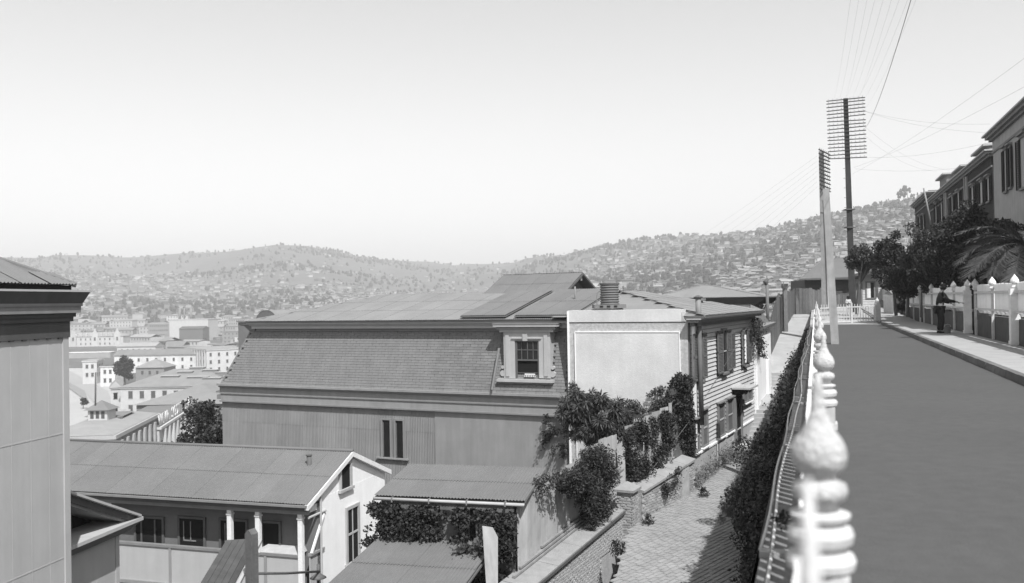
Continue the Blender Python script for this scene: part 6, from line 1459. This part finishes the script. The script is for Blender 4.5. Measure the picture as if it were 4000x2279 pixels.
# lettered building
p0 = pt(446, 1708, 128); p1 = pt(620, 1658, 154)
ang = math.degrees(math.atan2(p1.y - p0.y, p1.x - p0.x)) - 90
WB = Fr(p0.x, p0.y, ang); zt = p0.z; L1 = (p1 - p0).xy.length
LB = thing('lettered_building', WB.w(-8, 20, BAS), 'low grey roofed building with white parapet and big rooftop letters', 'building')
wl_ = 128 * 133 / 3500 + 1
bx(WB, 'wall', M['townwhite'], LB, (-wl_ - 6, 0, BAS + 5, 0, L1, zt - .3)); bx(WB, 'side_wall', M['trimmid'], LB, (0, .2, BAS + 5, .15, L1, zt - .3))  # thin grey sheet paints the side facade's shade over the white wall
bx(WB, 'parapet', M['bandlight'], LB, (-wl_ - 6.3, -.3, zt - .3, .35, L1 + .2, zt + .25)); b = MB(WB); b.poly([(-wl_ - 6, 0, zt + .3), (0, 0, zt + .3), (-4, 8, zt + 1.0), (-wl_ - 2, 8, zt + 1.0)]); b.poly([(0, 0, zt + .3), (0, L1, zt + .3), (-4, L1 - 2, zt + 1.0), (-4, 8, zt + 1.0)]); b.poly([(-4, 8, zt + 1.0), (-4, L1 - 2, zt + 1.0), (-wl_ - 2, L1 - 2, zt + 1.0), (-wl_ - 2, 8, zt + 1.0)]); b.build('roof', M['cityroof'], LB)
for k in range(8):
    v_ = L1 * (k + .5) / 8; b = MB(WB); b.box(.14, v_ - 1.1, zt - 9, .22, v_ + .2, zt - 3.2); b.build('arched_window', M['citywin'], LB); b = MB(WB); b.box(.14, v_ + .5, zt - 12, .5, v_ + 1.4, zt - .8); b.build('pilaster', M['plasterg'], LB)
b = MB(WB); b.hexa([(-wl_ - 1, 13, zt + .4), (-3, 13, zt + .4), (-3, L1, zt + .4), (-wl_ - 1, L1, zt + .4)], [(-wl_ + 3, 16, zt + 1.2), (-9, 16, zt + 1.2), (-9, L1 - 4, zt + 1.2), (-wl_ + 3, L1 - 4, zt + 1.2)]); b.build('hip_roof', M['cityroof'], LB)
cp = pt(398, 1618, 141); CU = thing('roof_cupola', cp - Vector((0, 0, 1)), 'small square white cupola with pyramid roof on the lettered building', 'cupola')
b = MB(); b.box(cp.x - 1.5, cp.y - 1.5, cp.z - 1.5, cp.x + 1.5, cp.y + 1.5, cp.z + .8); b.build('drum', M['townwhite'], CU)
for k in range(3): b = MB(); b.box(cp.x - 1.1 + k * .85, cp.y - 1.56, cp.z - .5, cp.x - .6 + k * .85, cp.y - 1.5, cp.z + .6); b.build('opening', M['citywin'], CU)
b = MB(); c = [(cp.x - 2, cp.y - 2, cp.z + .8), (cp.x + 2, cp.y - 2, cp.z + .8), (cp.x + 2, cp.y + 2, cp.z + .8), (cp.x - 2, cp.y + 2, cp.z + .8)]
for k in range(4): b.poly([c[k], c[(k + 1) % 4], (cp.x, cp.y, cp.z + 2.2)])
b.poly(c[::-1]); b.build('pyramid_roof', M['cityroof'], CU)
q0 = pt(622, 1672, 152); q1 = pt(757, 1640, 185); ang = math.degrees(math.atan2(q1.y - q0.y, q1.x - q0.x)) - 90
W3 = Fr(q0.x, q0.y, ang); L3 = (q1 - q0).xy.length
AB = thing('ornate_wing', W3.w(-3, L3 / 2, BAS), 'ornate white wing with tall pilasters carrying the rooftop letters', 'building')
bx(W3, 'wall', M['townwhite'], AB, (-9, 0, BAS, 0, L3, q0.z - .3)); bx(W3, 'parapet', M['townwhite'], AB, (-9.2, -.2, q0.z - .3, .4, L3 + .3, q0.z + .1)); bx(W3, 'roof', M['cityroof'], AB, (-9, 0, q0.z + .1, 0, L3, q0.z + .3))
for k in range(9):
    v_ = L3 * (k + .5) / 9; b = MB(W3); b.box(0, v_ - .9, q0.z - 8, .1, v_ + .5, q0.z - 2.4); b.build('window', M['citywin'], AB); b = MB(W3); b.box(0, v_ + .9, q0.z - 12, .55, v_ + 1.7, q0.z - .6); b.build('pilaster', M['townwhite'], AB)
SG = thing('rooftop_letters', W3.w(-.3, L3 / 2, q0.z), 'row of tall standing roof letters reading WEIR SCOTT-CIA', 'sign')
txt = 'WEIR SCOTT-CIA'
s0 = pt(622, 1655, 152.5); s1 = pt(742, 1625, 181.5)
for k, chh in enumerate(txt):
    if chh == ' ': continue
    cu_ = bpy.data.curves.new('letter', 'FONT'); cu_.body = chh; cu_.size = 2.8; cu_.extrude = .06; cu_.align_x = 'CENTER'
    cu_.materials.append(M['sign'])
    ob = bpy.data.objects.new('letter', cu_); COL.objects.link(ob); dg = bpy.context.evaluated_depsgraph_get(); me = bpy.data.meshes.new_from_object(ob.evaluated_get(dg)); bpy.data.objects.remove(ob)
    f = (k + .5) / len(txt); q = s0.lerp(s1, f)
    dv = (s1 - s0).xy.normalized(); ax_ = math.atan2(dv.y, dv.x)
    place('letter', me, SG, (q.x, q.y, q0.z + .25), Matrix.Rotation(ax_, 4, 'Z') @ Matrix.Rotation(R(90), 4, 'X') @ Matrix.Diagonal((1.25, 1, 1, 1)))
thin('mast', [pt(372, 1625, 140), pt(374, 1455, 140)], .14, M['trimdark'], 'thin dark mast standing in front of the town beside the cupola', 'mast')
# factory
block('white_factory', 'big plain white factory wall with chimneys behind', 661, 812, 1251, 1000, -3, 30, floors=0, cols=0, blind=True, wall='townwhite', roofm='bandlight')
block('factory_arcade', 'darker arcaded wing left of the white factory', 578, 661, 1266, 1010, 6, 25, floors=2, cols=9, wall='band', roofm='cityroof', fh=5)
block('factory_shed', 'low dark shed before the white factory', 700, 792, 1286, 940, 0, 20, blind=True, cols=0, wall='shutter', roofm='trimdark', roof='gable', cornice=False)
for px in (702, 720, 746): thin('factory_chimney', [pt(px, 1262, 1040), pt(px, 1204, 1040)], 1.6 if px != 720 else .9, M['trimmid'], {702: 'left chimney of the white factory', 720: 'thin middle chimney of the white factory', 746: 'right chimney of the white factory'}[px], 'chimney')
block('arched_hall', 'hall with low dark end behind the left corner of the mansard roof', 930, 985, 1260, 140, -26, 8, blind=True, cols=0, wall='zincmid', roofm='zincroof', roof='flat', cornice=False)
# barrel roof behind the mansard
cB = pt(1040, 1262, 60); FB = Fr(cB.x, cB.y, -26.2); b = MB(FB); n = 14
BR = thing('barrel_roof', FB.w(0, 2, cB.z - 3), 'round barrel roof with dark end wall behind the left of the mansard roof', 'roof')
for k in range(n):
    a0, a1 = math.pi * k / n, math.pi * (k + 1) / n; b.poly([(-.95 * math.cos(a0) * 1.0, 0, cB.z + .85 * math.sin(a0)), (-.95 * math.cos(a1), 0, cB.z + .85 * math.sin(a1)), (-.95 * math.cos(a1) - .0, 5, cB.z + .85 * math.sin(a1)), (-.95 * math.cos(a0), 5, cB.z + .85 * math.sin(a0))])
b.build('vault', M['zincroof'], BR); b = MB(FB); b.poly([(-.95 * math.cos(math.pi * k / n), .02, cB.z + .85 * math.sin(math.pi * k / n)) for k in range(n + 1)]); b.build('end_wall', M['shutter'], BR)
b = MB(FB); b.box(-.95, .02, cB.z - 4, .95, 5, cB.z); b.build('wall', M['trimmid'], BR)
# town trees
c = pt(487, 1443, 425); shrub('town_tree', 'big dark tree standing between the pale town houses', 'tree', (c.x, c.y, BAS), c, (3.6, 3.4, 5.0), 34, 5200, 1.1, 'leaf', None, 90, .7, .5)
for x, y, d in ((205 + 120, 1572, 250),): 
    c = pt(x, y, 340); shrub('plaza_bush', 'small dark palm-like bush on the pale plaza', 'bush', (c.x, c.y, BAS), c, (1.4, 1.2, 1.5), 10, 700, .7, 'leaf', None, 91, .4, .2)
# generic town blocks
fill = 0; tries = 0
occ = []
while fill < 88 and tries < 4000:
    tries += 1
    px = rnd.uniform(250, 1000) if rnd.random() < .8 else rnd.uniform(-100, 2300); r_ = rnd.uniform(380, 1250) if px < 1000 else rnd.uniform(600, 1100)
    x = (px - 2000) / FPX * r_; y = r_
    if px < 560 and r_ < 890: continue
    if 250 < px < 500 and 640 < r_ < 1000: continue
    if 560 < px < 830 and 820 < r_ < 1080: continue
    if 430 < px < 960 and r_ < 660: continue
    w_ = rnd.uniform(14, 34)
    if any(abs(x - a) < (w_ + c) * .55 and abs(y - b_) < 22 for a, b_, c in occ): continue
    occ.append((x, y, w_)); z0 = terr(x, y); h = rnd.uniform(6, 13); F = Fr(x, y, rnd.choice((-3, 2, -28, -50, 25)) + rnd.uniform(-3, 3)); dp = rnd.uniform(9, 15)
    wm_ = rnd.choice(('citywall', 'townwhite', 'plasterg', 'citywall', 'band')); gab = rnd.random() < .6; t = thing('town_building', F.w(w_ / 2, dp / 2, z0), {'citywall': 'light grey', 'townwhite': 'white', 'plasterg': 'plastered', 'band': 'dull grey'}[wm_] + (' long' if w_ > 24 else ' short') + (' pitched roof' if gab else ' flat roof') + ' town building among the crowded roofs of the valley floor', 'building', 'distant buildings on the valley floor')
    bx(F, 'wall', M[wm_], t, (0, 0, z0 - 3, w_, dp, z0 + h))
    b = MB(F); zr = z0 + h; rh = rnd.uniform(1, 3)
    if gab:
        b.poly([(-.5, -.6, zr), (w_ + .5, -.6, zr), (w_ + .5, dp / 2, zr + rh), (-.5, dp / 2, zr + rh)]); b.poly([(w_ + .5, dp + .6, zr), (-.5, dp + .6, zr), (-.5, dp / 2, zr + rh), (w_ + .5, dp / 2, zr + rh)])
    else: b.box(-.4, -.4, zr, w_ + .4, dp + .4, zr + .5)
    b.build('roof', M[rnd.choice(('cityroof', 'zincroof', 'cityroof', 'band'))], t)
    m4 = Matrix.Rotation(F.a, 4, 'Z'); nc = int(w_ / 4)
    for f in range(int(h / 4)):
        for c in range(nc): place('window', WM[0], t, F.w(1 + (w_ - 2) * (c + .5) / nc, -.01, z0 + h - 3 - 4 * f), m4)
    fill += 1
# houses on the hills: six body shapes shared between individuals
def hmesh(kind):
    b = MB(); h = 5.0
    b.box(-4.5, -3.5, -5, 4.5, 3.5, h); b.k = 1
    if kind == 0: b.poly([(-4.9, -4, h), (4.9, -4, h), (4.9, 0, h + 2), (-4.9, 0, h + 2)]); b.poly([(4.9, 4, h), (-4.9, 4, h), (-4.9, 0, h + 2), (4.9, 0, h + 2)])
    elif kind == 1: b.poly([(-4.9, -4, h), (4.9, -4, h), (0, 0, h + 1.9)]); b.poly([(4.9, -4, h), (4.9, 4, h), (0, 0, h + 1.9)]); b.poly([(4.9, 4, h), (-4.9, 4, h), (0, 0, h + 1.9)]); b.poly([(-4.9, 4, h), (-4.9, -4, h), (0, 0, h + 1.9)])
    elif kind == 2: b.poly([(-4.9, -4, h - .3), (4.9, -4, h - .3), (4.9, 4, h + 1.4), (-4.9, 4, h + 1.4)])
    elif kind == 3: b.box(-4.8, -3.8, h, 4.8, 3.8, h + .4)
    else: b.poly([(-5, -4, h), (-5, 4, h), (0, 4, h + 2), (0, -4, h + 2)]); b.poly([(5, 4, h), (5, -4, h), (0, -4, h + 2), (0, 4, h + 2)]); b.k = 0; b.poly([(-4.5, -3.5, h), (4.5, -3.5, h), (0, -3.5, h + 1.8)])
    b.k = 2
    for f in (0, 1):
        for c in range(4):
            if f == 1 and c == 1: continue
            x = -3.4 + c * 2.25; z = .7 + f * 2.4; b.box(x - .5, -3.56, z, x + .5, -3.5, z + 1.3); b.box(4.5, x * .75 - .4, z, 4.56, x * .75 + .4, z + 1.3)
    return b
KB = [hmesh(k) for k in range(5)]
def hdens(px, t):
    if px < 2250: return 1 if t < .32 else max(0.03, 1 - (t - .32) * 2.9)
    return 1 if t < .62 else max(.08, 1 - (t - .62) * 2.2)
H = []
rnd = random.Random(202)
N_H = 7600
while len(H) < N_H:
    px = rnd.uniform(120, 3650); r1 = lerp(R1T, px); rb = lerp(R0T, px) * .92; r_ = rb + (r1 - rb) * rnd.random() ** .9
    t = max(0, (r_ - rb) / (r1 - rb))
    if px > 3200 and r_ < 500: continue
    if rnd.random() > hdens(px, t): continue
    x, y = (px - 2000) / FPX * r_, r_; nn = noise.noise(Vector((x / 130, y / 130, 7)))
    n2 = noise.noise(Vector((x / 330, y / 330, 17)))
    if (nn < -.1 or n2 < -.25) and rnd.random() < .7: continue
    H.append((math.hypot(x, y), x, y, px))
H.sort()
mats3 = lambda w, r__: [M[w], M[r__], M['citywin']]
KM = [[k.mesh('hillside_house', mats3(w, r__)) for k in KB] for w, r__ in (('citywall', 'cityroof'), ('townwhite', 'cityroof'), ('plasterg', 'zincroof'), ('band', 'cityroof'))]
for i, (r_, x, y, px) in enumerate(H[:300]):
    side = 'right hill' if px > 2300 else 'left hill'
    ci = rnd.choice((0, 0, 1, 2, 3)); ki = rnd.randrange(5); me = KM[ci][ki]; s = rnd.uniform(.75, 1.35)
    o = place('hillside_house', me, None, (x, y, terr(x, y)), Matrix.Rotation(R(rnd.choice((0, 35, -30, 60)) + rnd.uniform(-12, 12)), 4, 'Z') @ Matrix.Diagonal((s * rnd.uniform(.8, 1.3), s, s * rnd.uniform(.7, 1.15), 1)))
    props(o, ('grey', 'white', 'dull plastered', 'dark')[ci] + ' far house with ' + ('gabled', 'hipped', 'sloping shed', 'flat', 'end gabled')[ki] + ' roof on the slopes of the ' + side, 'house', 'houses on the lower ' + side)
b = MB()
for (r_, x, y, px) in H[300:]:
    k = KB[rnd.randrange(5)]; s = rnd.uniform(.6, 1.15); M_ = Matrix.Translation((x, y, terr(x, y))) @ Matrix.Rotation(R(rnd.choice((0, 35, -30, 60)) + rnd.uniform(-14, 14)), 4, 'Z') @ Matrix.Diagonal((s * rnd.uniform(.8, 1.5), s, s * rnd.uniform(.5, 1), 1))
    n0 = len(b.v); b.v += [M_ @ q for q in k.v]; tw = rnd.choice((.45, .6, .8, 1, 1.2, 1.6)) * rnd.uniform(.8, 1.1); tr_ = rnd.uniform(.5, 1.6)
    far = r_ > 1100
    for f, mi in zip(k.f, k.mi):
        if far and mi == 2: continue
        b.f.append([n0 + i for i in f]); b.mi.append(mi); b.tint.append(tr_ if mi == 1 else tw)
props(b.build('far_hillside_houses', [M['citywall2'], M['cityroof2'], M['citywin']]), kind='stuff')
# trees on the hills: rough clumps
def clump(b, c, r_, rr, n=2):
    import itertools
    base = []
    for k in range(n):
        o = Vector(c) + Vector((rr.uniform(-.5, .5) * r_, rr.uniform(-.5, .5) * r_, r_ * (.5 + .5 * k))); 
        pts_ = []; 
        ph = rr.uniform(0, 6)
        for j, (zz, rad) in enumerate(((-.9, .45), (-.35, 1), (.3, .95), (.8, .5))):
            pts_.append([len(b.v) + i for i in range(6)])
            for i in range(6): a = i * math.pi / 3 + ph + j * .5; q = r_ * rad * rr.uniform(.6, 1.1) * .75; b.v.append(o + Vector((math.cos(a) * q, math.sin(a) * q, zz * r_ * rr.uniform(.8, 1.1))))
        for j in range(3):
            for i in range(6): b.face([pts_[j][i], pts_[j][(i + 1) % 6], pts_[j + 1][(i + 1) % 6], pts_[j + 1][i]])
        b.face(pts_[3])
b = MB(); rr = random.Random(303); cnt = 0
while cnt < 5200:
    px = rr.uniform(0, 3800); r1 = lerp(R1T, px); rb = lerp(R0T, px) * .8; r_ = rb + (r1 * 1.0 - rb) * rr.random(); x, y = (px - 2000) / FPX * r_, r_
    nn = noise.noise(Vector((x / 330, y / 330, 17))) * -1.1 + .5 * noise.noise(Vector((x / 60, y / 60, 5)))
    t_ = max(0, (r_ - rb) / (r1 - rb))
    if nn < .22 - .22 * t_ + rr.uniform(-.08, .1) and rr.random() > .12: continue
    if px > 3150 and r_ < 450: continue
    clump(b, (x, y, terr(x, y)), rr.uniform(1.8, 5.5), rr, 1 if rr.random() < .6 else 2); cnt += 1
props(b.build('hillside_tree_mass', M['fartree']), kind='stuff')
# tall trees standing on the right skyline
rr = random.Random(404)
for i, (px, hh) in enumerate(((3050, 9), (3075, 6), (3118, 10), (3130, 8), (3175, 7), (3196, 9), (3300, 9), (3322, 8), (3345, 10), (3368, 9), (3390, 7), (3420, 9), (3450, 10), (3472, 11), (3519, 17), (3538, 26), (3553, 24), (3573, 14), (3598, 12), (3612, 13))):
    r_ = lerp(R1T, px) * .99; aa = math.atan((px - 2000) / FPX); x, y = r_ * math.sin(aa), r_ * math.cos(aa); z = terr(x, y); t = thing('skyline_tree', (x, y, z), 'small dark tree on the crest of the right hill' if hh < 13 else ['tall ragged tree on the right crest, left of its cluster', 'tallest ragged tree of the cluster on the right crest', 'tall ragged tree on the right crest, right of its cluster', 'lone mid height tree between the crest cluster and the terrace', ''][min(4, [17, 26, 24, 14].index(hh) if hh in (17, 26, 24, 14) else 4)] or 'rightmost dark tree on the crest beside the terrace', 'tree', 'trees on the right skyline')
    q = MB(); q.tube([(x, y, z - 1), (x, y, z + hh * .8)], [.5, .2], 5); q.build('trunk', M['stem'], t)
    q = MB()
    for k in range(7): clump(q, (x + rr.uniform(-.22, .22) * hh, y, z + hh * rr.uniform(.35, .85)), hh * rr.uniform(.1, .17), rr, 1)
    q.build('crown', M['fartree'], t)

# ================================================================== air
HZ = 0.00029
b = MB(); b.box(-4700, -60, -45.5, 4700, 5200, 300)
hz = bpy.data.materials.new('haze_air'); hz.use_nodes = True; n = hz.node_tree; n.nodes.remove(n.nodes['Principled BSDF'])
v = n.nodes.new('ShaderNodeVolumePrincipled'); v.inputs['Density'].default_value = HZ; v.inputs['Color'].default_value = (1, 1, 1, 1); v.inputs['Anisotropy'].default_value = .2
n.links.new(v.outputs[0], n.nodes['Material Output'].inputs['Volume'])
USE_HAZE = True
if USE_HAZE: props(b.build('haze', hz), kind='stuff')
